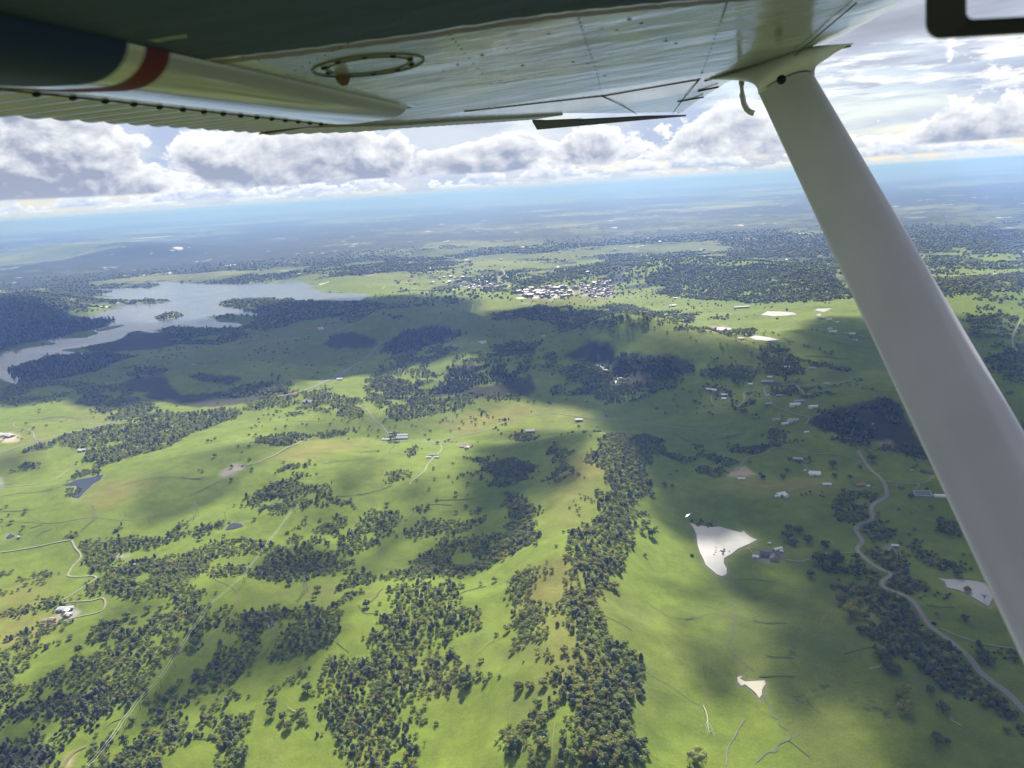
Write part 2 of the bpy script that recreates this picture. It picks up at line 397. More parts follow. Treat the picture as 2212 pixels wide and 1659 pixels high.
# ------------------------------------------------------------------ land cover
BRUSH = [  # dark chaparral and burnt looking slopes: outline, strength
 'L 1060,1290 1130,1220 1260,1215 1320,1250 1270,1290 1060,1310', 'L 1370,1290 1400,1265 1500,1270 1500,1300 1400,1310', 'L 1330,1370 1460,1330 1640,1290 1680,1390 1600,1430 1480,1430 1250,1440 1130,1410 1230,1370',
 'L 980,1400 1060,1360 1260,1320 1200,1390 1130,1400 1000,1440', 'M 230,1220 320,1160 420,1140 560,1150 760,1180 820,1200 760,1280 560,1330 420,1400 330,1360 270,1290',
 'A 960,110 1060,60 1260,70 1330,140 1180,180 1000,170 900,130', 'A 1100,210 1200,160 1320,150 1390,200 1700,180 2000,180 2212,150 2212,190 1900,270 1500,300 1250,250', 'A 1450,50 1560,30 1700,60 1840,50 1850,90 1700,110 1560,90',
 'E 300,1080 420,1010 560,990 680,990 650,1040 480,1090 330,1120 240,1170 60,1200 60,1150', 'E 0,1420 120,1440 330,1420 420,1460 340,1580 0,1580', 'E 1220,1170 1300,1180 1380,1290 1400,1380 1340,1360 1260,1270',
 'I 540,400 620,360 760,300 900,280 1180,230 1250,300 1380,520 1440,680 1300,640 1150,560 950,540 850,540 760,500 640,470', 'L 640,1090 800,990 950,960 1100,970 1190,1020 1050,1060 900,1110 760,1140', 'L 240,1080 320,1010 500,1010 620,1060 560,1110 300,1110',
 'L 1900,1130 2000,1080 2120,1070 2212,1110 2212,1200 2000,1200 1880,1160', 'L 1410,1120 1480,1070 1600,1080 1680,1150 1480,1160', 'M 0,1130 100,1060 220,1090 330,1150 200,1200 0,1200',
 'K -100,740 120,745 260,790 420,860 560,893 770,915 700,960 600,990 440,1020 250,1060 0,1130 -100,1150', 'K 60,1250 240,1190 400,1155 560,1150 900,1160 650,1260 300,1330 160,1345', 'K 560,1100 820,1040 900,995 960,1000 1090,1000 1300,980 1300,1060 1000,1120 700,1140']
DIRT = [  # bare ground: outline, colour
 ('H 1810,828 1900,762 1960,752 2015,790 2040,828 1930,832', (0.42, 0.33, 0.22)), ('A 1690,832 1700,798 1800,735 1890,740 1870,778 1740,842', (0.36, 0.31, 0.26)), ('I 110,1470 160,1415 220,1393 330,1398 375,1460 240,1492', (0.22, 0.21, 0.2)),
 ('A -20,560 0,500 90,490 150,520 160,560 60,575', (0.5, 0.42, 0.3)), ('E 470,1580 500,1500 560,1455 600,1450 550,1580', (0.42, 0.33, 0.2)), ('E 330,430 450,410 440,480 350,490', (0.36, 0.28, 0.22)),
 ('E 440,360 560,340 610,380 560,430 470,420', (0.4, 0.38, 0.34)), ('A 860,1450 900,1438 990,1442 900,1470', (0.4, 0.36, 0.3)), ('I 1140,1380 1180,1360 1250,1370 1240,1415 1170,1412', (0.3, 0.29, 0.26)), ('I 1080,575 1180,555 1200,580 1100,595', (0.33, 0.27, 0.2)),
 ('A 0,840 32,920 0,922', (0.4, 0.4, 0.38)), ('M 890,965 1000,950 1080,968 960,975', (0.4, 0.3, 0.22)), ('L 1560,740 1700,700 1900,700 1950,740 1850,770 1600,760', (0.42, 0.41, 0.38)), ('L 1180,690 1300,655 1420,670 1420,700 1250,700', (0.33, 0.3, 0.26)),
 ('L 1980,700 2100,655 2212,650 2212,760 2060,760', (0.3, 0.29, 0.26)), ('M 0,690 60,670 200,660 280,690 260,740 60,760', (0.3, 0.29, 0.26)), ('L 440,610 560,580 650,590 560,615', (0.4, 0.36, 0.28))]
DRY = [  # yellower, browner turf
 'A 0,60 200,50 260,230 0,300', 'A 660,1000 760,900 1000,860 1100,900 1000,980 800,1050', 'G 470,440 540,480 620,700 600,900 540,900 520,700', 'E 0,250 250,170 300,240 150,300 0,330', 'E 0,420 200,400 330,430 330,600 0,640', 'H 560,700 800,640 860,800 700,1000 560,1200',
 'G 300,50 480,80 470,240 300,260', 'B 230,680 560,560 900,560 700,640 400,700', 'I 150,880 560,860 640,920 400,960 100,930', 'J 930,240 1090,240 1140,420 1000,400', 'B 1500,430 2100,280 2212,350 1700,480', 'G 560,0 640,300 560,330 420,250']
POLY = lambda L_: [G(s)[:, :2] for s in L_]
BRUSHP, DRYP = POLY(BRUSH), POLY(DRY); DIRTP = [(G(s)[:, :2], c) for s, c in DIRT]
def sdf(x, y, p, pad):
    lo, hi = p.min(0) - pad, p.max(0) + pad; out = np.full(x.shape, 1e9)
    k = (x > lo[0]) & (x < hi[0]) & (y > lo[1]) & (y < hi[1])
    if k.any():
        d = seg_dist(x[k], y[k], p, True); out[k] = np.where(inside(x[k], y[k], p), -d, d)
    return out
def forest_far(x, y, soft=False):
    """share of dark woodland, some in place of cloud shade, on the far plain and foothills, 0..1"""
    r = np.hypot(x, y)
    f = fbm(x, y, 800, 5, 61, 0.6) * 0.6 + fbm(x, y, 3000, 3, 71) * 0.4
    thr = 0.465 - 0.01 * smooth(r, 6000, 9000)
    if soft:
        g = fbm(x, y, 4200, 5, 65, 0.65) * 0.7 + fbm(x, y, 1300, 3, 66) * 0.3; w = smooth(r, 8500, 13000)
        return np.clip(0.5 + ((f - thr) * 3.0) * (1 - w) + (g - 0.45) * 5.0 * w, 0, 1) * smooth(r, 3600, 6000)
    return smooth(f, thr - 0.03, thr + 0.03) * smooth(r, 3600, 6000)
def cover(x, y):
    r = np.hypot(x, y); n = len(x)
    f1 = fbm(x, y, 420, 4, 11)[:, None]; f2 = fbm(x, y, 60, 4, 12)[:, None]; f3 = fbm(x, y, 1500, 3, 13)[:, None]; f4 = fbm(x, y, 9, 2, 14)[:, None]
    c = np.array([[0.162, 0.216, 0.029]]) * (0.62 + 0.26 * f1 + 0.34 * f2 + 0.24 * f4)
    c = c + (np.array([[0.19, 0.178, 0.055]]) - c) * smooth(f1 * 0.6 + f2 * 0.4, 0.52, 0.72) * 0.55
    c = c + (np.array([[0.104, 0.158, 0.030]]) - c) * smooth(f3 * 0.6 + f2 * 0.4, 0.46, 0.66) * 0.55
    jit = (fbm(x, y, 45, 3, 15) - 0.5) * 46
    for p in DRYP:
        w = 1 - smooth(sdf(x, y, p, 120) + jit, -40, 60)
        c = c + (np.array([[0.215, 0.195, 0.055]]) - c) * w[:, None] * 0.75
    # far fields and woods, darkened in place of cloud shade
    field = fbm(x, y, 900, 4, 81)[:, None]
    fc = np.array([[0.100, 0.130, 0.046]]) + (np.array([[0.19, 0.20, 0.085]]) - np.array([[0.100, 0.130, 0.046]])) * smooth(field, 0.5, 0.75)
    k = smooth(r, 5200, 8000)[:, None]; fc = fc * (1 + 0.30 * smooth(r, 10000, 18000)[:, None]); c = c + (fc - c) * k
    wood = np.array([[0.034, 0.050, 0.026]]) * (0.8 + 0.5 * f2)
    for p in BRUSHP:
        big = 5 + 0.003 * np.hypot(*p.mean(0))
        w = 1 - smooth(sdf(x, y, p, 140) + jit * big / 34, -big * 0.4, big * 0.6)
        c = c + (np.array([[0.046, 0.048, 0.034]]) * (0.75 + 0.5 * f2) - c) * w[:, None] * 0.93
    out = np.maximum(smooth(np.abs(np.degrees(np.arctan2(x, y))), 41, 46), 1 - smooth(r, 560, 640))[:, None] * (1 - smooth(r, 15000, 25000))[:, None]
    c = c + (np.array([[0.045, 0.052, 0.034]]) - c) * out * smooth(f1 * 0.5 + f2 * 0.5, 0.38, 0.52) * 0.95
    for p, dc in DIRTP:
        big = 3 + 0.003 * np.hypot(*p.mean(0))
        w = 1 - smooth(sdf(x, y, p, 60) + jit * 0.12, -big, big)
        c = c + (np.array([dc]) * (0.8 + 0.4 * f2) - c) * w[:, None]
    for p, z, mg in WATERS:   # bare shore
        big = 2 + 0.002 * np.hypot(*p.mean(0))
        w = 1 - smooth(sdf(x, y, p, 60) + jit * 0.06, big * 0.3, big * 1.4)
        c = c + (np.array([[0.24, 0.22, 0.16]]) - c) * w[:, None] * 0.7
    return np.clip(c, 0.01, 0.9)

def ground():
    fine = np.arange(-41, 41.01, 0.115); coarse = np.arange(41 + 3, 319, 3.0)
    A = np.radians(np.concatenate([fine, coarse])); na = len(A)
    rr = [0.0001] + list(np.linspace(60, 560, 9)); r = 600.0
    while r < 112000: rr.append(r); r *= 1.0088 if r < 9000 else (1.018 if r < 60000 else 1.01)
    rr = np.array(rr); nr = len(rr)
    x = (rr[:, None] * np.sin(A)[None, :]).ravel(); y = (rr[:, None] * np.cos(A)[None, :]).ravel()
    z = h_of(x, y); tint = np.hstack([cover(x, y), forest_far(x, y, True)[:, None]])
    i = np.arange(nr - 1)[:, None] * na; j = np.arange(na)[None, :]; j2 = (j + 1) % na
    Fc = np.stack([i + j, i + j2, i + na + j2, i + na + j], -1).reshape(-1, 4)[:, ::-1]
    m = mat('grassland', rough=0.9, attr=True, spec=0.08)
    X.nt = t = m.node_tree; b = t.nodes['Principled BSDF']; a = [n for n in t.nodes if n.type == 'ATTRIBUTE'][0]
    g = t.nodes.new('ShaderNodeNewGeometry')
    n1 = noise(X(g.outputs['Position']), 0.03, 6, 0.65); n2 = noise(X(g.outputs['Position']), 0.35, 4, 0.6)
    s_ = t.nodes.new('ShaderNodeVectorMath'); s_.operation = 'SCALE'; t.links.new(a.outputs['Color'], s_.inputs[0])
    t.links.new((0.22 + n1 * 0.9 + n2 * 0.66).v, s_.inputs['Scale']); 
    n3 = noise(X(g.outputs['Position']), 0.0042, 8, 0.68); n4 = noise(X(g.outputs['Position']), 0.0013, 5, 0.6)
    wm = sstep(X(a.outputs['Alpha']) + (n3 - 0.5) * 2.6 + (n4 - 0.5) * 1.6, 0.42, 0.58)
    spk = sstep(noise(X(g.outputs['Position']), 0.0019, 3, 0.8), 0.655, 0.675) * sstep(X(a.outputs['Alpha']), 0.02, 0.2)
    cc = mixc(wm, X(s_.outputs[0]), mixc(n1, (0.030, 0.042, 0.026), (0.058, 0.072, 0.040)))
    bn = t.nodes.new('ShaderNodeBump'); bn.inputs['Distance'].default_value = 2.2; bn.inputs['Strength'].default_value = 0.6; t.links.new(noise(X(g.outputs['Position']), 0.05, 7, 0.62).v, bn.inputs['Height']); t.links.new(bn.outputs[0], b.inputs['Normal'])
    cc = mixc(spk, cc, (0.62, 0.62, 0.58)); t.links.new(cc.v, b.inputs['Base Color'])
    me = mesh_np('ground', np.stack([x, y, z], 1), Fc, m, tint, smooth=True)
    obj('ground', me, kind='structure'); return float(z.min()), float(z.max())
ZLOW, ZHIGH = ground(); print('GROUND', ZLOW, ZHIGH)

# ------------------------------------------------------------------ water
def water_mat(name, base, rough, bump):
    return mat(name, base, rough, spec=0.5, bump=bump, bscale=0.06)
W_LAKE = water_mat('lake_water', (0.14, 0.17, 0.20), 0.16, 0.3)
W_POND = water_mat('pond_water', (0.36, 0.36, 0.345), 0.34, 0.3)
W_DARK = water_mat('still_water', (0.055, 0.065, 0.080), 0.06, 0.05)
W_SILT = water_mat('silty_water', (0.50, 0.45, 0.33), 0.40, 0.3)
for m_ in (W_LAKE, W_POND, W_DARK, W_SILT): m_.node_tree.nodes['Principled BSDF'].inputs['IOR'].default_value = 1.33
for m_, lo_, am_, sc_ in ((W_POND, 0.24, 0.24, 0.035), (W_LAKE, 0.08, 0.22, 0.004)):
    X.nt = t = m_.node_tree; g = t.nodes.new('ShaderNodeNewGeometry'); t.links.new((noise(X(g.outputs['Position']), sc_, 4, 0.6, 1.2) * am_ + lo_).v, t.nodes['Principled BSDF'].inputs['Roughness'])
for m_ in (W_POND, W_LAKE): m_.node_tree.nodes['Principled BSDF'].inputs['Specular IOR Level'].default_value = 1.0
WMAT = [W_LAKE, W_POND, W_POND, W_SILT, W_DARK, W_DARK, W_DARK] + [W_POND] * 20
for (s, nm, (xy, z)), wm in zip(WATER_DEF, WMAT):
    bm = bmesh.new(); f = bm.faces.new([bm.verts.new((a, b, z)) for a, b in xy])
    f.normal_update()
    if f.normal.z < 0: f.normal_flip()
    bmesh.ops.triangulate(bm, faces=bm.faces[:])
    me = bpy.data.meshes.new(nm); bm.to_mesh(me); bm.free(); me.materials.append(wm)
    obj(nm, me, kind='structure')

# ------------------------------------------------------------------ roads and tracks, draped on the ground
ASPH = mat('asphalt', (0.23, 0.23, 0.215), 0.85, nscale=0.3, namt=0.25)
GRAVEL = mat('gravel', (0.30, 0.28, 0.21), 0.9, nscale=0.15, namt=0.3)
DIRTM = mat('bare_dirt', (0.205, 0.20, 0.07), 0.95, nscale=0.1, namt=0.35)
YELLOW = mat('yellow_paint', (0.55, 0.42, 0.08), 0.7)
STREAM = mat('stream_water', (0.16, 0.16, 0.13), 0.12, spec=0.5)
def resample(P, step):
    P = np.asarray(P, float)[:, :2]
    # Catmull-Rom through the surveyed points, then even steps
    Q = np.vstack([2 * P[0] - P[1], P, 2 * P[-1] - P[-2]]); out = []
    for i in range(1, len(Q) - 2):
        n = max(2, int(np.linalg.norm(Q[i + 1] - Q[i]) / step)); t = np.linspace(0, 1, n, endpoint=False)[:, None]
        out.append(0.5 * (2 * Q[i] + (Q[i + 1] - Q[i - 1]) * t + (2 * Q[i - 1] - 5 * Q[i] + 4 * Q[i + 1] - Q[i + 2]) * t ** 2 + (3 * Q[i] - Q[i - 1] - 3 * Q[i + 1] + Q[i + 2]) * t ** 3))
    return np.vstack(out + [P[-1:]])
def ribbon(C, off0, off1, lift):
    d = np.gradient(C, axis=0); d /= np.linalg.norm(d, axis=1)[:, None] + 1e-9; nrm = np.stack([d[:, 1], -d[:, 0]], 1)
    o0 = np.broadcast_to(np.asarray(off0, float), (len(C),))[:, None]; o1 = np.broadcast_to(np.asarray(off1, float), (len(C),))[:, None]
    Pa, Pb = C + nrm * o0, C + nrm * o1
    za = np.maximum(h_of(C[:, 0], C[:, 1]), np.maximum(h_of(Pa[:, 0], Pa[:, 1]), h_of(Pb[:, 0], Pb[:, 1]))) + lift
    V = np.empty((2 * len(C), 3)); V[0::2, :2] = Pa; V[1::2, :2] = Pb; V[0::2, 2] = za; V[1::2, 2] = za
    i = np.arange(len(C) - 1) * 2
    return V, np.stack([i, i + 1, i + 3, i + 2], 1)
ROADS = []
def road(name, s, width, m, lift=0.7, lines=False, ragged=0.0):
    C = resample(G(s), max(4.0, width * 0.8)); ROADS.append((C[::2], width)) if name == 'road' else None; w = np.full(len(C), width)
    if ragged: w = width * (1 - ragged + 2 * ragged * fbm(C[:, 0], C[:, 1], width * 6, 2, 77)); C = C + (np.stack([fbm(C[:, 0], C[:, 1], 22, 2, 5), fbm(C[:, 0], C[:, 1], 22, 2, 6)], 1) - 0.5) * width * 2.5
    V, Fc = ribbon(C, -w / 2, w / 2, lift); mi = np.zeros(len(Fc), int); ms = [m]
    if lines:
        ms = [m, YELLOW, GRAVEL]
        for a, b, k in ((-0.45, 0.45, 1), (-w[0] / 2 - 0.9, -w[0] / 2, 2), (w[0] / 2, w[0] / 2 + 0.9, 2)):
            v2, f2 = ribbon(C, a, b, lift + (0.12 if k == 1 else 0)); Fc = np.vstack([Fc, f2 + len(V)]); V = np.vstack([V, v2]); mi = np.concatenate([mi, np.full(len(f2), k)])
    return obj(name, mesh_np(name, V, Fc[:, ::-1], ms, mi=mi), kind='structure')
road('road', 'I 938,630 945,660 965,690 990,730 1040,790 1090,830 1130,880 1150,940 1150,985 1110,1012 1050,1050 1033,1100 1045,1150 1010,1182 950,1200 915,1240 940,1290 965,1335 930,1385 942,1425 1040,1510 1150,1570 J 1160,65 1185,95 1125,138 1122,180 1170,207 1260,240 1350,292 1410,372 1470,470 1540,530 1680,630 1800,742 1860,830 1950,905 2090,1012 2212,1140 2320,1230', 6.0, ASPH, lines=True)
road('road', 'A -60,672 0,655 150,600 350,550 500,505 700,460 920,410 1050,388', 8, ASPH)
road('road', 'B 240,222 380,190 500,150 620,100 700,50 790,8 L 270,1330 330,1298 400,1255 500,1200 560,1150 640,1080 700,1050 780,985', 10, ASPH)
road('road', 'B 0,748 100,720 220,670 300,622 380,590 440,562 560,530', 5, GRAVEL)
for s, w in [('A -20,922 30,915 200,900 330,880 430,850 520,790 640,742', 5), ('A 330,552 270,540 250,490 170,465 110,445 110,420 150,400 240,390 400,395 600,405 820,410', 4), ('A -20,1422 0,1420 200,1390 400,1350 545,1323', 5),
             ('A 555,1325 580,1380 625,1450 560,1530 E 530,80 530,100 600,105 720,100 742,120 690,155 600,215 495,282', 4.5), ('E 450,325 540,300 700,290 790,270 815,310 795,360 740,385 620,410 520,435', 4),
             ('I 0,782 45,725 90,680 210,655 260,620 320,610 420,620 550,655 780,665 880,690 960,727', 4.5), ('I 1138,866 1280,885 1400,886 1460,870 1520,828', 4.5), ('I 1400,886 1395,915 1355,945', 3), ('I 510,740 560,790 580,805', 4),
             ('I 0,300 50,250 50,195 80,180 205,177 210,150 250,130 400,125 470,140 500,180 560,205 600,210', 5), ('I 208,160 225,220 280,280 420,342 545,380 530,430', 5), ('I 545,380 640,352', 5),
             ('H 1722,182 1695,220 1710,268 1780,300 1870,305 1940,262 1957,205 1990,181 2100,176', 4.5), ('I 380,1475 480,1490 560,1470 680,1430 900,1418', 3.5), ('I 75,1380 200,1395', 2.5), ('I 75,1380 130,1435', 2.5), ('I 700,910 880,935 1080,915', 3.5),
             ('B 1360,567 1500,580 1690,580 1722,600', 4.5), ('B 1502,590 1510,620 1480,660 1440,700 1400,745 1380,790 1320,840 1275,872 1268,900', 4.5), ('B 1150,560 1360,565 1480,560 1640,520 1760,500 1880,465 1980,420 2100,385 2170,368 H 300,365 400,350 500,345 600,360 750,385 900,390 1080,400 1250,430 1500,460 1720,497 1990,487', 4.5),
             ('B 855,285 940,320 985,390 1050,440 1085,485 1105,510', 4.5), ('H 660,405 580,435 500,465 330,480', 3), ('M 1480,900 1540,935 1640,950 1760,975 1860,990 1960,1030', 5), ('M 1240,1000 1400,970 1520,940', 5), ('M 860,850 1000,858 1150,872 1270,880', 5), ('M 540,778 640,788 700,815', 6), ('M 840,740 890,725 900,710', 6),
             ('L 1465,715 1500,680 1430,645 1470,605 1445,565', 13), ('L 1540,820 1660,800 1740,785', 12), ('L 1895,680 1960,745', 13), ('L 1970,685 2010,720', 12), ('L 1175,860 1260,805', 10), ('J 1560,500 1700,560 1880,620 2000,640 2212,675', 3.5), ('D 2205,690 2190,720 2188,745 2200,760', 7)]:
    road('road', s, w * 0.78, GRAVEL)
for s, w in [('E 1600,20 1660,118 1760,165 1835,222 1830,290 1800,370 1720,460 1600,600 1540,720', 3.5), ('E 480,1580 560,1470 665,1412', 5), ('E 800,1280 860,1230 965,1188', 2.5), ('B 1100,720 1070,800 1050,860', 3), ('B 1025,880 1035,940', 3), ('B 870,980 1000,945 1130,895', 3),
             ('G 1110,780 1330,920 1480,1020 1610,1100', 1.5), ('G 1615,740 1635,900 1640,1000 1630,1100', 1.5), ('G 1690,740 1665,900 1650,1090', 1.5), ('G 490,1220 470,1400 465,1580', 2), ('G 0,620 120,540', 1.2), ('F 1700,780 1920,590', 1.2), ('G 1100,1400 1300,1520', 1.2)]:
    road('dirt_track', s, w * (0.6 if w < 3.2 else 0.85), DIRTM, 0.5)
for s, w in [('J 190,1015 210,1060 240,1082 238,1092 255,1140 262,1180 320,1205 318,1240 370,1270 405,1300 420,1330 400,1365 310,1400 300,1440 270,1460', 2.2), ('G 1775,85 1800,115 1860,122 1892,185 1850,270 1885,400 1860,500 1850,600 1838,640 1900,720 1970,790 2040,840', 2.4),
             ('H 1560,950 1555,910 1610,860 1680,840', 2.0), ('H 1545,985 1620,1030 1680,1090', 2.4), ('H 1500,1200 1490,1160 1520,1130 1600,1105 1640,1095', 2.2), ('G 1960,1200 1890,1310 1860,1370 1820,1440 1800,1560', 1.8), ('G 2040,1540 2120,1460 2170,1450 2200,1400', 2),
             ('H 1050,310 1150,360 1190,390 1240,418', 2.5), ('B 1260,1060 1300,1110 1270,1140', 2), ('B 1030,1330 1025,1400 1035,1470', 2), ('B 1150,590 1110,630 1120,660 1240,665', 2.5), ('A 1400,830 1480,848 1600,835', 3)]:
    road('stream', s, w * 0.62, STREAM, 0.45, ragged=0.6)

GULLY = mat('gully_grass', (0.085, 0.102, 0.036), 0.95, nscale=0.1, namt=0.4)
for s, w in [('J 120,448 200,464 300,462 390,468', 4), ('J 230,712 300,722 360,724 430,727', 4), ('J 180,872 300,870 450,876', 4), ('J 820,705 930,675 1050,648', 3), ('J 1450,320 1550,335 1660,340', 4), ('J 400,1370 480,1430 560,1500', 2), ('J 0,130 120,128 300,150', 3),
             ('H 1400,500 1480,545 1560,565 1700,552 1900,512', 6), ('H 1050,385 1200,420 1320,440', 3), ('F 1640,240 1750,205 1860,180', 4), ('A 0,990 120,965 260,955 400,930', 4), ('A 20,1100 140,1100 230,1090', 4), ('A 280,1295 320,1265 400,1240', 3), ('A 230,1235 330,1205', 3), ('A 1450,985 1560,940 1690,870', 4), ('A 1400,830 1480,852 1560,850', 5), ('A 330,385 520,375 640,400', 4), ('B 720,990 860,975 1000,945 1130,905', 4), ('B 1390,1050 1500,1050 1580,1050', 5), ('B 1480,1020 1600,1010 1760,1000', 4),
             ('B 360,405 500,412 620,395', 5), ('B 890,650 960,640 1020,640', 8), ('B 600,735 700,718 800,715', 4), ('M 1690,1050 1850,1085 2020,1108', 8), ('M 1560,1160 1700,1165 1850,1180', 8), ('M 1940,1370 2050,1395 2180,1400', 7), ('F 700,610 800,690', 1.5), ('G 860,400 1000,470 1080,520', 1.6), ('G 1500,440 1560,430', 3), ('F 870,330 900,380 960,382 1020,392', 4), ('F 960,300 1000,260 1060,200', 4), ('E 1480,1320 1560,1350 1680,1360', 4)]:
    road('gully', s, w * 0.62, GULLY, 0.4, ragged=0.5)
for s, w in [('G 1200,300 1400,420 1560,420 1700,380', 1.0), ('J 640,480 660,430 690,390', 1.2), ('A 100,1180 400,1190 700,1150 1000,1170 1300,1130', 1.6), ('A 900,900 1200,840 1450,850', 1.6), ('B 100,900 300,860 500,850', 1.6), ('H 1240,880 1320,915 1500,960', 1.3), ('I 560,1130 800,1160 1000,1100', 1.4), ('I 1090,1080 1250,1110 1420,1190', 1.8), ('I 300,970 560,920 800,930', 2.0)]:
    road('dirt_track', s, w, DIRTM, 0.4)

# ------------------------------------------------------------------ trees
def ico(n):
    bm = bmesh.new(); bmesh.ops.create_icosphere(bm, subdivisions=n, radius=1.0)
    V = np.array([v.co[:] for v in bm.verts]); Fc = np.array([[v.index for v in f.verts] for f in bm.faces]); bm.free(); return V, Fc
ICO = {n: ico(n) for n in (1, 2)}
def crown(kind, detail, seed):
    """unit crown: about 1 wide (radius 0.5) standing on z = 0, height 0.9 (oak) or 1.9 (pine)"""
    r = np.random.default_rng(seed); Vs, Fs = [], []; base = 0
    def put(c, rad, n, sq=(1, 1, 1), rough=0.3):
        nonlocal base
        V, Fc = ICO[n]; q = V * (1 + rough * (r.random(len(V)) - 0.5) * 2)[:, None] * rad * np.array(sq)
        a = r.random() * 6.3; q = q @ np.array([[math.cos(a), -math.sin(a), 0], [math.sin(a), math.cos(a), 0], [0, 0, 1]]).T
        Vs.append(q + c); Fs.append(Fc + base); base += len(V)
    def leaves(n, rad, lo, hi, size):
        nonlocal base
        for _ in range(n):
            d = r.normal(size=3); d /= np.linalg.norm(d); d[2] = abs(d[2]) * 1.1 - 0.35
            c = np.array([d[0] * rad, d[1] * rad, lo + (hi - lo) * (0.45 + 0.55 * d[2])]) * (0.85 + 0.25 * r.random())
            t = c + size * (r.random((3, 3)) - 0.5) * 2
            Vs.append(t); Fs.append(np.array([[0, 1, 2]]) + base); base += 3
    if kind == 'pine':
        n = 5 if detail else 2
        for i in range(n):
            t = i / max(1, n - 1); a = r.random() * 6.3; o = 0.12 * (1 - t)
            put(np.array([math.cos(a) * o, math.sin(a) * o, 0.42 + 0.72 * t]), 0.44 - 0.17 * t, 1, (1, 1, 1.0 if detail else 1.3), 0.34)
        if detail: leaves(260 if detail > 1 else 60, 0.42, 0.2, 1.35, 0.07 if detail > 1 else 0.11)
    elif kind == 'bush':
        put(np.array([0, 0, 0.22]), 0.5, 1, (1, 1, 0.7), 0.35)
    else:
        if detail == 0: put(np.array([0, 0, 0.42]), 0.5, 1, (1, 1, 0.85), 0.3)
        else:
            n = 3 if detail == 1 else 7
            put(np.array([0, 0, 0.44]), 0.27, 1, (1, 1, 0.9), 0.25)
            for i in range(n):
                a = 6.283 * i / n + r.random() * 0.8; o = 0.24 + 0.1 * r.random(); z = 0.34 + 0.34 * r.random()
                put(np.array([math.cos(a) * o, math.sin(a) * o, z]), 0.13 + 0.08 * r.random(), 1, (1, 1, 0.9), 0.36)
            leaves(300 if detail > 1 else 100, 0.47, 0.06, 0.92, 0.06 if detail > 1 else 0.095)
    return np.vstack(Vs), np.vstack(Fs)
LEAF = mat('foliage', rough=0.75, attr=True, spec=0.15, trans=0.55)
BARK = mat('bark', (0.09, 0.075, 0.06), 0.9, nscale=3, namt=0.4)
TINT = {'oak': (0.36, 0.39, 0.140), 'dark': (0.21, 0.24, 0.10), 'pine': (0.26, 0.28, 0.20), 'bush': (0.100, 0.098, 0.068), 'bare': (0.11, 0.10, 0.08)}  # tree greens raised to offset the darkness of backlit crowns
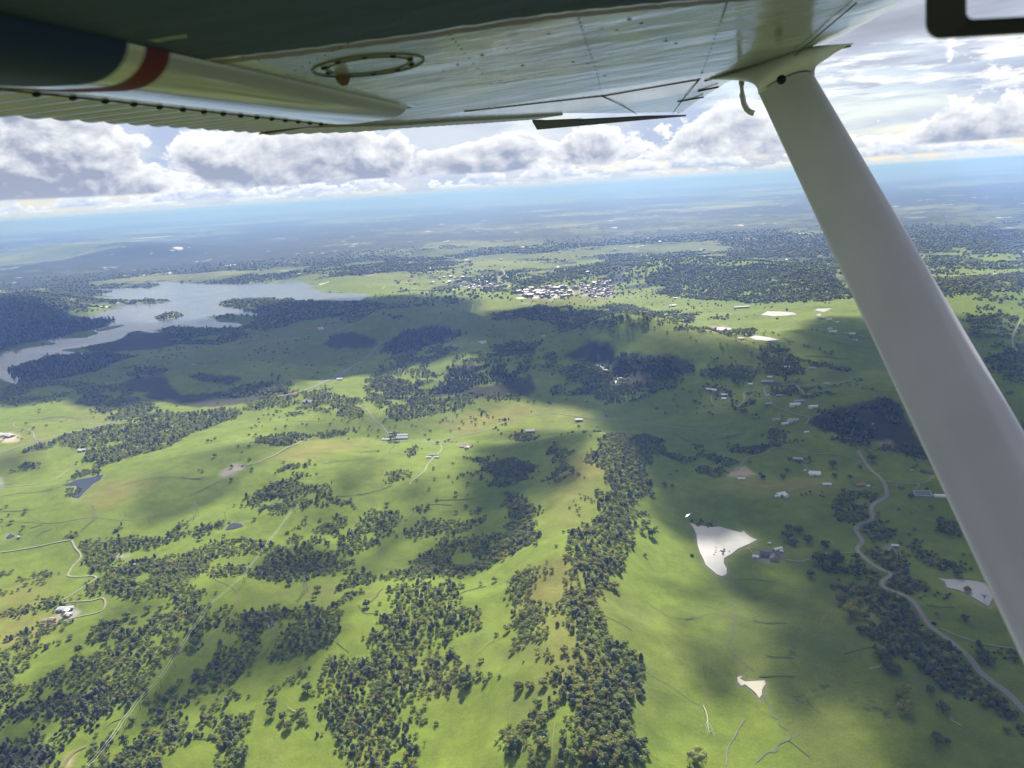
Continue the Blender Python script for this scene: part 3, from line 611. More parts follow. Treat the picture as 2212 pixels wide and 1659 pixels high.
# stands of trees: outline, density, kinds, size, where
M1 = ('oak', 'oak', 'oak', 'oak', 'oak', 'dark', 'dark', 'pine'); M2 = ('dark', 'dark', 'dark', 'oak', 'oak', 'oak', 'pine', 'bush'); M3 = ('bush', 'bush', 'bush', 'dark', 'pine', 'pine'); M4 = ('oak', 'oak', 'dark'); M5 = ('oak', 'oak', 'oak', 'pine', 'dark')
ZR = 'in the thick belt along the ridge'; ZL = 'in the loose strip left of the ridge track'; ZC = 'in the wide central wood below the meadow'; ZB = 'in the bottom left brush'; ZP = 'beside the power line'; ZD = 'in the shaded belt along the winding road'
STANDS = [
 ('E 690,150 820,80 1000,20 1200,0 1580,0 1560,80 1480,120 1490,170 1700,210 1720,240 1620,260 1540,320 1600,330 1560,400 1420,340 1330,330 1300,280 1130,250 1000,250 850,220 700,200', .85, M1, 1, 'in the wood above the long cloud shadow'),
 ('E 0,100 160,60 300,40 390,60 390,150 200,200 0,260', .3, M4, 1, 'on the tan slope at the left edge'), ('E 60,370 250,310 420,280 560,260 560,330 360,350 0,430', .5, M2, 1, 'near the white roofed ranch house'),
 ('E 0,560 100,560 230,500 330,470 580,440 560,540 460,640 300,680 270,740 330,790 180,880 60,930 0,900', .5, M1, 1, 'on the slope below the ranch house'), ('E 660,620 700,500 780,500 830,560 770,640', .8, M2, 1, 'in the round clump on open grass'),
 ('E 960,560 1080,440 1200,420 1350,400 1520,420 1440,560 1320,740 1300,810 1160,900 1060,990 960,1060 900,1030 700,990 660,960 350,980 100,1020 0,1000 0,920 200,930 420,830 640,740 860,640', .85, M5, 1, 'in the broad wood left of the power line'),
 ('E 0,1020 300,1060 450,990 680,980 880,1050 960,1060 860,1150 720,1250 640,1350 560,1400 480,1480 440,1620 0,1620', .7, M3, .9, ZB), ('E 420,1100 560,1050 860,1060 900,1100 700,1250 480,1260', .7, M2, 1, ZB), ('E 690,1400 760,1330 880,1320 870,1420 760,1540 660,1500', .95, M2, 1, ZP),
 ('E 900,1400 960,1360 1090,1340 1280,1310 1380,1330 1370,1420 1260,1520 1300,1640 880,1640', .9, M2, 1.1, 'in the dark grove at the bottom edge'),
 ('E 1190,1100 1250,1030 1350,960 1450,880 1600,780 1640,640 1760,480 1880,400 2050,370 2212,360 2212,480 2120,540 2050,620 2000,700 1980,760 1900,850 1760,950 1640,1010 1480,1060 1380,1120 1420,1200 1450,1290 1420,1380 1340,1350 1260,1280 1220,1170', .85, M5, 1, 'in the slanting wood right of the power line'),
 ('E 1480,1240 1520,1120 1640,1080 1740,1000 1850,980 1900,1030 2080,990 2090,1030 1960,1090 1940,1180 1880,1250 1830,1390 1760,1330 1680,1340 1660,1190 1560,1290', .5, M1, 1, 'in the straggling rows on bright grass'), ('E 1680,1400 1790,1250 1850,1240 1940,1270 1920,1320 1800,1400 1820,1500 1800,1620 1690,1620', .65, M1, 1, 'in the short row at the bottom edge'),
 ('E 1650,80 1700,20 1960,0 1900,60 1800,80 1700,110', .95, M2, 1, 'in the shaded wood'), ('E 1990,60 2080,0 2212,0 2212,100 2120,120', .95, M2, 1, 'in the shaded wood'), ('E 1560,500 1640,430 1740,350 1760,380 1660,480 1560,580 1500,690 1480,670 1520,560', .7, M2, 1, ZP),
 ('F 90,100 200,20 400,0 780,0 640,60 480,110 200,130', .95, M2, 1, 'in the shaded wood'),
 ('F 160,700 240,600 300,520 400,360 520,340 640,340 760,370 790,410 740,480 700,560 670,650 560,680 420,690 300,760 240,790 180,750', .85, M5, 1, 'in the wood left of the oval meadow'), ('F 610,790 660,690 760,690 860,700 940,760 950,810 860,860 800,800 700,830', .75, M5, 1, ZC),
 ('F 670,300 680,190 780,130 900,60 1000,60 980,130 880,250 780,320 700,330', .8, M2, 1, 'above the oval meadow'), ('F 1080,100 1200,40 1400,0 1900,0 1700,90 1500,110 1330,120 1200,120', .85, M1, 1, 'on the slope west of the ridge'),
 ('F 1100,280 1100,200 1280,170 1460,140 1600,160 1600,260 1540,310 1700,340 1810,380 1800,500 1640,570 1540,600 1440,540 1320,560 1200,600 1070,500 1050,400 1200,340 1180,300', .72, M1, 1, 'on the slope west of the ridge'),
 ('F 930,580 1000,540 1060,600 1200,600 1330,620 1460,600 1380,680 1300,740 1200,760 1100,790 1000,800 960,660', .85, M5, 1, ZC), ('F 1320,860 1380,760 1400,680 1480,680 1560,700 1620,640 1640,680 1600,800 1660,850 1740,920 1700,970 1620,960 1590,1080 1480,1040 1360,1040 1300,960', .65, M1, 1, ZC),
 ('F 510,1150 610,1050 600,980 660,930 720,880 800,880 930,880 1060,840 1160,780 1280,800 1320,900 1310,1000 1250,1080 1290,1130 1160,1150 1060,1170 880,1200 740,1180 720,1250 640,1330 560,1300 500,1260', .9, M2, 1, ZC),
 ('F 680,1390 740,1220 900,1190 1080,1170 1240,1230 1290,1320 1360,1360 1360,1440 1300,1520 1280,1640 880,1640 800,1500 720,1470', .85, M5, 1.05, ZC), ('F 500,1440 560,1380 620,1410 600,1460 660,1480 680,1540 640,1580 580,1520', .7, M2, 1, 'in the small clump at the bottom edge'), ('F 390,1160 430,1140 500,1200 480,1240 420,1230', .9, M4, 1, 'beside the fallen grey branches'),
 ('F 1260,1200 1340,1150 1420,1180 1480,1110 1520,1150 1620,1170 1690,1230 1640,1280 1540,1280 1520,1320 1440,1390 1420,1280', .6, M4, 1.05, 'in the open clump right of the central wood'), ('F 0,600 60,380 150,350 280,350 300,400 200,500 100,650 0,800', .85, M2, 1, 'in the slanting wood right of the power line'),
 ('F 20,1060 110,1000 200,980 200,1040 100,1080 40,1180 0,1200', .8, M1, 1, 'in the straggling rows on bright grass'), ('F 230,960 320,880 400,850 450,810 450,860 360,920 250,980', .8, M4, .9, 'in the slanting row on bright grass'),
 ('F 2040,150 2120,60 2200,60 2212,380 2150,380 2060,330 2010,280', .5, M4, 1, ZL), ('F 2040,640 2080,480 2130,400 2212,400 2212,800 2150,820 2100,660', .5, M4, 1, ZL), ('F 2020,1390 2060,1260 2150,1200 2212,1120 2212,1200 2170,1330 2080,1400', .7, M4, 1, 'in the dense clump left of the ridge track'),
 ('G 650,0 960,0 920,100 880,180 800,200 800,300 850,390 900,480 960,600 1080,660 1090,800 1040,850 1060,940 1100,1000 1090,1080 1050,1200 1060,1300 1075,1480 1010,1540 980,1640 640,1640 620,1380 660,1200 690,1080 680,900 640,800 620,700 640,560 530,480 560,400 520,330 540,250 620,180 720,180', 1.0, M5, 1.15, ZR),
 ('G 900,850 1090,950 1080,1200 1060,1480 900,1560 820,1300 850,1000', .9, M2, 1.2, ZR),
 ('G 110,280 150,120 200,60 280,60 260,200 270,280 300,340 200,360', .5, M4, 1, ZL), ('G 140,640 160,560 230,400 300,420 290,520 420,530 400,600 280,660 200,660', .55, M4, 1, ZL), ('G 250,830 320,680 460,660 470,740 410,800 420,880 340,950 270,910', .55, M4, 1, ZL),
 ('G 120,1390 150,1280 280,1290 270,1350 180,1450', .7, M4, 1, ZL), ('G 210,1240 300,1120 330,1130 290,1240', .8, M2, 1, ZL), ('G 280,1600 330,1480 380,1490 370,1600', .8, M4, 1, ZL), ('G 480,870 500,790 560,800 560,960 600,1050 530,1060', .8, M2, 1, ZL), ('G 420,1130 440,1030 500,1050 500,1130', .9, ('dark', 'pine'), 1.1, ZL), ('G 520,100 560,50 600,60 700,140 700,190 560,180', .6, M4, 1, ZR),
 ('G 380,60 440,30 460,60 400,110', .5, M4, .9, ZL), ('G 330,470 360,370 420,390 410,430 350,480', .6, M4, .9, ZL),
 ('H 910,520 1000,510 1040,560 1060,640 1040,680 1130,740 1200,800 1240,880 1230,910 1180,900 1210,980 1110,990 1080,1060 1160,1110 1100,1120 1080,1200 1120,1220 1100,1280 1090,1400 1000,1500 960,1580 660,1580 620,1500 650,1420 640,1320 760,1250 840,1150 860,1050 850,950 930,900 920,800 830,740 760,720 780,650 850,600', 1.0, M2, 1.15, ZR),
 ('H 1050,650 1130,520 1200,520 1330,580 1340,650 1180,720 1120,700', .9, M2, 1, 'ridge east'), ('H 420,650 480,580 530,600 550,650 610,680 600,740 560,830 520,890 460,870 470,800 520,740 480,720 500,670', .85, M2, 1, 'ridge west'), ('H 0,680 80,690 180,730 290,760 340,780 200,880 130,920 0,900', .9, M2, 1, 'ravine'),
 ('H 120,960 170,960 230,1050 340,1130 270,1160 340,1260 350,1300 280,1380 120,1450 0,1480 0,1380 140,1350 150,1250 120,1180 140,1060', .85, M2, 1, 'spur'), ('H 750,160 860,200 1000,120 1200,80 1400,40 1520,40 1400,160 1200,220 1060,260 900,270', .85, M2, 1, 'hill foot'),
 ('H 700,0 940,0 960,90 900,110 760,180 650,220 430,210 500,100 600,100', .35, M1, 1, 'x'), ('H 1540,580 1640,600 1700,660 1800,680 1860,720 1800,760 1700,740 1620,680', .6, M2, 1, 'x'), ('H 1310,680 1380,640 1500,680 1590,690 1540,720', .7, M2, 1, 'x'), ('H 1780,620 1860,580 2000,590 2212,560 2212,600 2000,650 1830,660', .8, M2, 1, 'x'), ('H 1600,800 1650,760 1760,780 1780,830 1720,840', .8, M2, 1, 'x'),
 ('H 1560,40 1800,100 2000,250 2200,330 2212,400 2100,430 2000,380 1900,310 1700,200', .4, M2, 1, 'x'), ('H 1450,0 2212,0 2212,30 1950,90 1700,80', .5, M2, 1, 'x'), ('H 560,1250 600,1150 700,900 650,800 700,680 760,560 820,560 760,760 900,880 840,1000 780,1100 720,1240 640,1280', .13, M4, .8, 'x'), ('H 1570,1185 1620,1195 1800,1225 1815,1245 1700,1220 1600,1212', .9, ('dark', 'pine'), .7, 'x'), ('H 1728,1425 1745,1402 1790,1388 1828,1392 1834,1418 1795,1438 1745,1436', .9, ('dark', 'bush'), .6, 'x'),
 ('I 540,400 620,360 760,300 900,280 1180,230 1250,300 1380,520 1440,680 1300,660 1150,640 950,640 850,600 760,520 640,480', .5, M3, 1.1, 'x'), ('I 700,560 760,520 1000,540 1100,520 1250,560 1400,560 1440,680 1150,640 950,640', .7, ('pine', 'oak', 'oak', 'dark'), 1.1, 'x'), ('I 760,1020 860,960 960,950 1060,990 1020,1080 1000,1170 920,1200 840,1180', .8, M2, 1, ZD), ('I 960,1200 1100,1170 1180,1200 1220,1300 1150,1380 1060,1360 1000,1300', .7, M2, 1, ZD),
 ('I 940,1420 1060,1360 1230,1410 1280,1460 1180,1540 1020,1520', .9, M2, 1, ZD), ('I 1320,1380 1350,1290 1500,1330 1400,1380 1560,1420 1700,1480 1840,1560 1840,1580 1560,1560 1420,1480', .9, M2, 1.1, ZD), ('I 560,1480 640,1440 760,1420 900,1430 900,1480 680,1520 590,1510', .3, M2, 1, ZD), ('I 0,620 120,580 300,580 500,540 520,570 300,610 0,650', .6, M2, 1, 'x'), ('I 170,490 300,470 480,480 480,540 240,550', .6, M2, 1, 'x'),
 ('I 230,370 330,350 420,400 520,420 400,450 250,430', .25, M2, 1, 'x'), ('I 280,140 440,150 460,190 320,200', .7, M2, 1, 'x'), ('I 500,170 800,170 940,60 960,90 760,200 560,220', .35, M2, 1, 'x'), ('I 1560,1200 1660,1190 1720,1260 1640,1290 1570,1260', .9, M2, 1.2, ZD), ('I 440,700 480,680 560,700 540,740 470,740', .4, M2, .8, 'x'), ('I 400,990 560,940 680,960 700,1020 560,1060 420,1010', .35, M2, 1, ZD), ('I 170,1420 250,1405 350,1440 330,1470 200,1470', .25, M2, .8, 'x'),
 ('J 1040,30 1150,0 1260,0 1330,100 1440,140 1500,180 1560,190 1350,210 1300,240 1330,320 1440,420 1500,540 1560,640 1700,720 1800,800 1950,940 2050,1040 2150,1150 2260,1260 2260,1420 2100,1240 1900,1120 1740,1030 1620,920 1440,760 1290,660 1220,540 1130,400 1090,260 1100,220 940,230 760,200 760,170 1000,160 1060,100', 1.0, M2, 1.15, ZD),
 ('J 690,20 800,0 1000,0 1020,100 880,160 740,130', .6, M2, 1, ZD), ('J 1070,560 1090,480 1130,500 1190,640 1190,690 1120,660', .9, ('pine', 'dark'), 1, ZD), ('J 1480,30 1560,0 1740,0 1740,110 1680,110 1600,60', .9, M2, 1.1, ZD), ('J 1370,300 1500,380 1580,480 1540,470 1440,400', .6, M2, 1, ZD), ('J 1650,600 1800,640 2100,700 2120,760 1900,700 1780,700', .3, M2, 1, ZD), ('J 1500,230 1560,220 1570,250 1420,280 1430,310', .5, M2, .9, ZD),
 ('A 0,200 130,120 350,85 560,110 700,120 900,140 1010,190 1140,270 1240,300 1330,330 1200,380 1050,400 820,400 780,340 740,290 560,270 680,230 600,160 450,130 300,140 180,190 60,220', .8, M1, 1, 'x'), ('A 0,240 60,240 250,230 500,180 490,250 330,290 120,300 40,300', .4, M1, 1, 'x'),
 ('A 200,640 380,560 520,500 800,440 1050,430 1150,380 1340,330 1560,330 1820,300 1850,350 1680,430 1500,490 1400,560 1240,630 1160,650 900,710 760,770 700,730 640,720 700,650 860,610 1000,570 850,570 650,600 400,610', .85, M5, 1, 'x'), ('A 480,890 540,840 640,800 800,780 800,812 640,838 560,875', 1, M2, 1, 'x'), ('A 540,930 600,920 600,945 565,985', 1, M2, .9, 'x'),
 ('A 150,780 230,730 300,740 470,745 460,760 300,775 160,790', .8, M2, 1, 'x'), ('A 1850,950 2000,930 2212,890 2212,1090 2050,1085 1980,1040 1900,1000', .6, M1, 1, 'x'), ('A 530,1270 700,1290 900,1320 1070,1330 1060,1390 960,1420 870,1440 900,1500 760,1560 690,1520 640,1460 570,1350', .8, M1, 1, 'x'),
 ('A 690,1290 790,1180 850,1170 900,1230 860,1280 720,1300', .7, M2, 1, 'x'), ('A 1080,1380 1100,1330 1300,1310 1400,1200 1500,1230 1660,1190 1740,1200 1720,1240 1660,1260 1560,1300 1450,1310 1390,1340 1220,1380', .7, M2, 1, 'x'), ('A 1640,1440 1640,1340 1760,1330 1900,1310 2060,1320 2080,1430 1900,1430 1750,1450', .75, M1, 1, 'x'), ('A 700,1560 1000,1510 1200,1470 1320,1440 1440,1400 1600,1380 1580,1480 1560,1580 700,1580', .7, M1, 1, 'x'),
 ('A 1940,570 2000,540 2212,500 2212,590 2100,590 2000,580', .7, M2, 1, 'x'), ('A 2080,790 2130,765 2212,755 2212,800', .6, M2, 1, 'x'), ('A 0,1560 200,1550 380,1560 390,1590 0,1600', .5, M4, 1, 'x'), ('A 1840,1310 2212,1230 2212,1290 1980,1310', .3, M4, .9, 'x'), ('A 1380,1380 1560,1320 1560,1380 1400,1400', .25, M4, .8, 'x'),
 ('B 0,960 100,970 200,900 430,890 640,890 720,980 860,1030 840,1070 700,1060 500,1050 380,1040 320,1085 150,1085 30,1070', .75, M1, 1, 'x'), ('B 920,130 1060,60 1250,100 1340,120 1300,180 1200,200 1350,240 1500,240 1700,190 1900,200 2100,200 2100,250 1900,240 1700,290 1500,330 1300,380 1200,400 1100,350 1000,300 950,220', .85, M2, 1, 'x'),
 ('B 350,370 380,300 500,250 700,200 850,240 920,290 920,380 880,380 740,360 700,310 640,340 480,320', .65, M1, 1, 'x'), ('B 0,160 60,150 200,110 300,100 380,100 300,180 150,200 0,220', .85, M2, 1.1, 'x'), ('B 0,240 200,190 380,170 600,150 700,200 500,250 350,290 240,340 180,330 90,310 0,320', .6, M1, 1, 'x'), ('B 40,560 100,530 250,540 400,560 300,600 180,590', .8, M2, 1, 'x'), ('B 210,520 400,490 480,520 540,500 800,460 820,480 600,540 440,550', .6, M2, 1, 'x'),
 ('B 500,1250 600,1170 760,1120 830,1130 800,1200 740,1250 720,1310 620,1300', .8, M1, 1, 'x'), ('B 790,1280 880,1120 1000,1090 1060,1130 1160,1120 1230,1160 1140,1260 1040,1300 900,1400 780,1420 720,1360', .85, M2, 1, 'x'), ('B 1230,1240 1330,1180 1480,1160 1600,1180 1780,1100 1860,1180 1800,1230 1660,1260 1480,1280 1280,1310 1220,1280', .8, M2, 1, 'x'),
 ('B 1440,1400 1480,1310 1640,1280 1900,1270 2000,1260 2050,1200 2020,1000 2080,960 2150,1080 2212,1200 2212,1400 2050,1440 1900,1500 1700,1580 1280,1580 1320,1480', .68, M1, 1, 'x'), ('B 220,1420 260,1370 330,1400 460,1320 560,1280 640,1330 720,1400 700,1500 560,1560 200,1580 120,1560', .9, M2, 1, 'x'), ('B 1240,650 1300,600 1310,660 1260,680', .8, M2, 1, 'x'), ('B 1090,820 1150,800 1230,800 1220,850 1120,880', .6, M1, 1, 'x'),
 ('B 330,1260 440,1180 520,1190 470,1230 340,1260', .7, M4, 1, 'x'), ('B 300,1340 330,1290 420,1290 410,1340', .8, M2, 1, 'x'), ('B 1700,690 1850,690 2050,700 2150,730 2212,750 2212,850 2100,880 1990,920 1960,880 1820,760', .75, M2, 1, 'x'), ('B 1560,900 1650,820 1820,780 1880,850 1840,960 1780,1000 1700,980', .2, M2, 1, 'x'), ('B 370,860 400,790 540,790 540,830 440,860', .5, M2, 1, 'x'), ('B 170,790 300,740 460,735 460,760 300,790', .5, M1, .9, 'x'),
 ('B 1640,610 1690,590 1780,600 1760,630 1680,632', .8, M2, .9, 'x'), ('B 1110,490 1190,460 1200,520 1150,570 1100,560', .7, M2, .9, 'x'), ('B 2040,510 2120,490 2200,520 2200,560 2100,570', .6, M2, 1, 'x'), ('B 1330,1080 1390,1060 1390,1095 1340,1100', .9, M2, 1, 'x'), ('B 1540,360 1750,300 1900,290 1880,380 1600,450', .1, M2, 1, 'x'), ('B 1900,440 1980,400 2030,400 2000,430 1920,460', .7, M2, 1, 'x'),
 ('L 540,1340 620,1240 700,1170 800,1130 930,1110 1050,1090 1130,1120 1000,1180 900,1260 1060,1280 1000,1330 900,1370 1000,1420 960,1470 760,1521 600,1450', .7, M2, 1, 'x'), ('L 1100,1200 1180,1150 1300,1130 1400,1150 1550,1200 1700,1180 1800,1200 1960,1230 1950,1280 1700,1240 1500,1240 1300,1200', .5, M2, 1, 'x'), ('L 1380,1090 1560,1060 1800,1150 1750,1170 1500,1170 1400,1140', .8, M2, 1, 'x'), ('L 1900,1250 2100,1180 2212,1200 2212,1400 2000,1430 1880,1420 1760,1410 1800,1330', .35, M1, 1, 'x'),
 ('L 1560,850 1700,820 1900,830 1960,880 2212,860 2212,1000 2000,980 1800,930 1600,900 1400,920 1380,880', .7, M2, 1, 'x'), ('L 1100,1250 1400,1210 1600,1260 1500,1320 1100,1430 980,1400', .75, M3, 1.1, 'x'), ('L 620,1110 800,990 950,960 1100,970 1190,1020 900,1110 700,1160', .75, M3, 1.1, 'x'),
 ('M 0,850 120,860 230,810 400,815 560,870 700,850 860,870 800,910 660,920 680,940 480,950 300,930 200,960 100,1000 0,980', .55, M1, 1, 'x'), ('M 480,660 620,570 860,570 1000,600 1250,580 1500,590 1700,640 1850,700 1870,770 1600,790 1400,800 1150,800 900,780 700,760 560,740 620,690', .8, M2, 1, 'x'),
 ('M 1240,1180 1280,1080 1340,1070 1440,1110 1540,1190 1500,1230 1350,1240', .8, M2, 1, 'x'), ('M 1310,1280 1330,1230 1440,1200 1540,1220 1530,1290 1400,1300', .8, M2, 1, 'x'), ('M 1560,1090 1640,1080 1720,1120 1720,1140 1600,1120', .8, M2, 1, 'x'), ('M 1560,1210 1700,1210 1880,1250 1850,1270 1600,1230', .8, M2, 1, 'x'), ('M 0,1210 140,1210 220,1260 330,1290 380,1400 300,1440 150,1430 0,1420', .7, M2, 1, 'x'),
 ('M 840,1200 1000,1190 1200,1270 1250,1340 1100,1360 960,1300', .7, M2, 1, 'x'), ('M 960,985 1080,980 1230,985 1220,1010 1120,1020 920,1000', .7, M2, 1, 'x'), ('M 660,960 900,980 900,1000 700,990', .7, M2, 1, 'x'), ('M 930,900 1040,890 1030,915 940,920', .7, M2, 1, 'x'), ('M 230,1220 420,1140 820,1200 560,1330 270,1290', .75, M3, 1.1, 'x'), ('M 700,1090 800,1060 920,1080 900,1120 760,1120', .2, M4, 1, 'x'), ('M 1320,1320 1500,1330 1700,1400 1560,1440 1300,1420', .3, M2, 1, 'x'),
 ('K 1480,800 1700,775 2212,800 2212,900 1900,960 1700,1000 1650,960 1800,880 1600,840', .6, M2, 1, 'x'), ('K 1080,985 1170,960 1640,970 1700,1010 1500,1080 1200,1080', .6, M2, 1, 'x'), ('K 1480,1420 1600,1370 1850,1330 1960,1330 1900,1400 1700,1440 1500,1430', .8, M2, 1.1, 'x'), ('K 1260,1280 1400,1290 1640,1300 1600,1360 1480,1350 1300,1320', .4, M2, 1, 'x'), ('K 1045,907 1080,888 1200,867 1245,873 1185,897 1090,914', .9, M2, .9, 'x'),
 ('K 730,785 960,785 1150,785 1080,798 760,805', .7, M2, 1, 'x'), ('K 60,1250 240,1190 400,1155 560,1150 900,1160 650,1260 300,1330 160,1345', .75, M3, 1.1, 'x'), ('K 850,1250 1120,1230 1100,1290 870,1300', .6, M2, 1, 'x'), ('K 440,1020 700,960 770,918 560,915 400,860 240,790 0,750 -60,1130 250,1060', .8, M3, 1.2, 'x'), ('M 480,640 640,560 900,545 1100,560 1300,540 1560,560 1750,620 1850,690 1500,600 1250,590 1000,610 860,580 620,580', .8, M2, 1.2, 'x'), ('L 130,800 500,790 800,830 760,900 560,900 300,880 130,900', .4, M2, 1, 'x'),
 ('D 2080,680 2130,660 2212,690 2212,760 2150,750 2100,720', .45, M1, 1, 'x'), ('D 2130,780 2212,740 2212,840 2170,830', .7, M2, 1, 'x'), ('D 2180,850 2212,850 2212,930 2205,930', .8, M2, 1, 'x'), ('D 2060,640 2130,632 2212,650 2212,662 2130,650', .3, M4, 1, 'x'), ('D 1950,600 2212,590 2212,630 2040,640 1980,640', .7, M2, 1, 'x')]
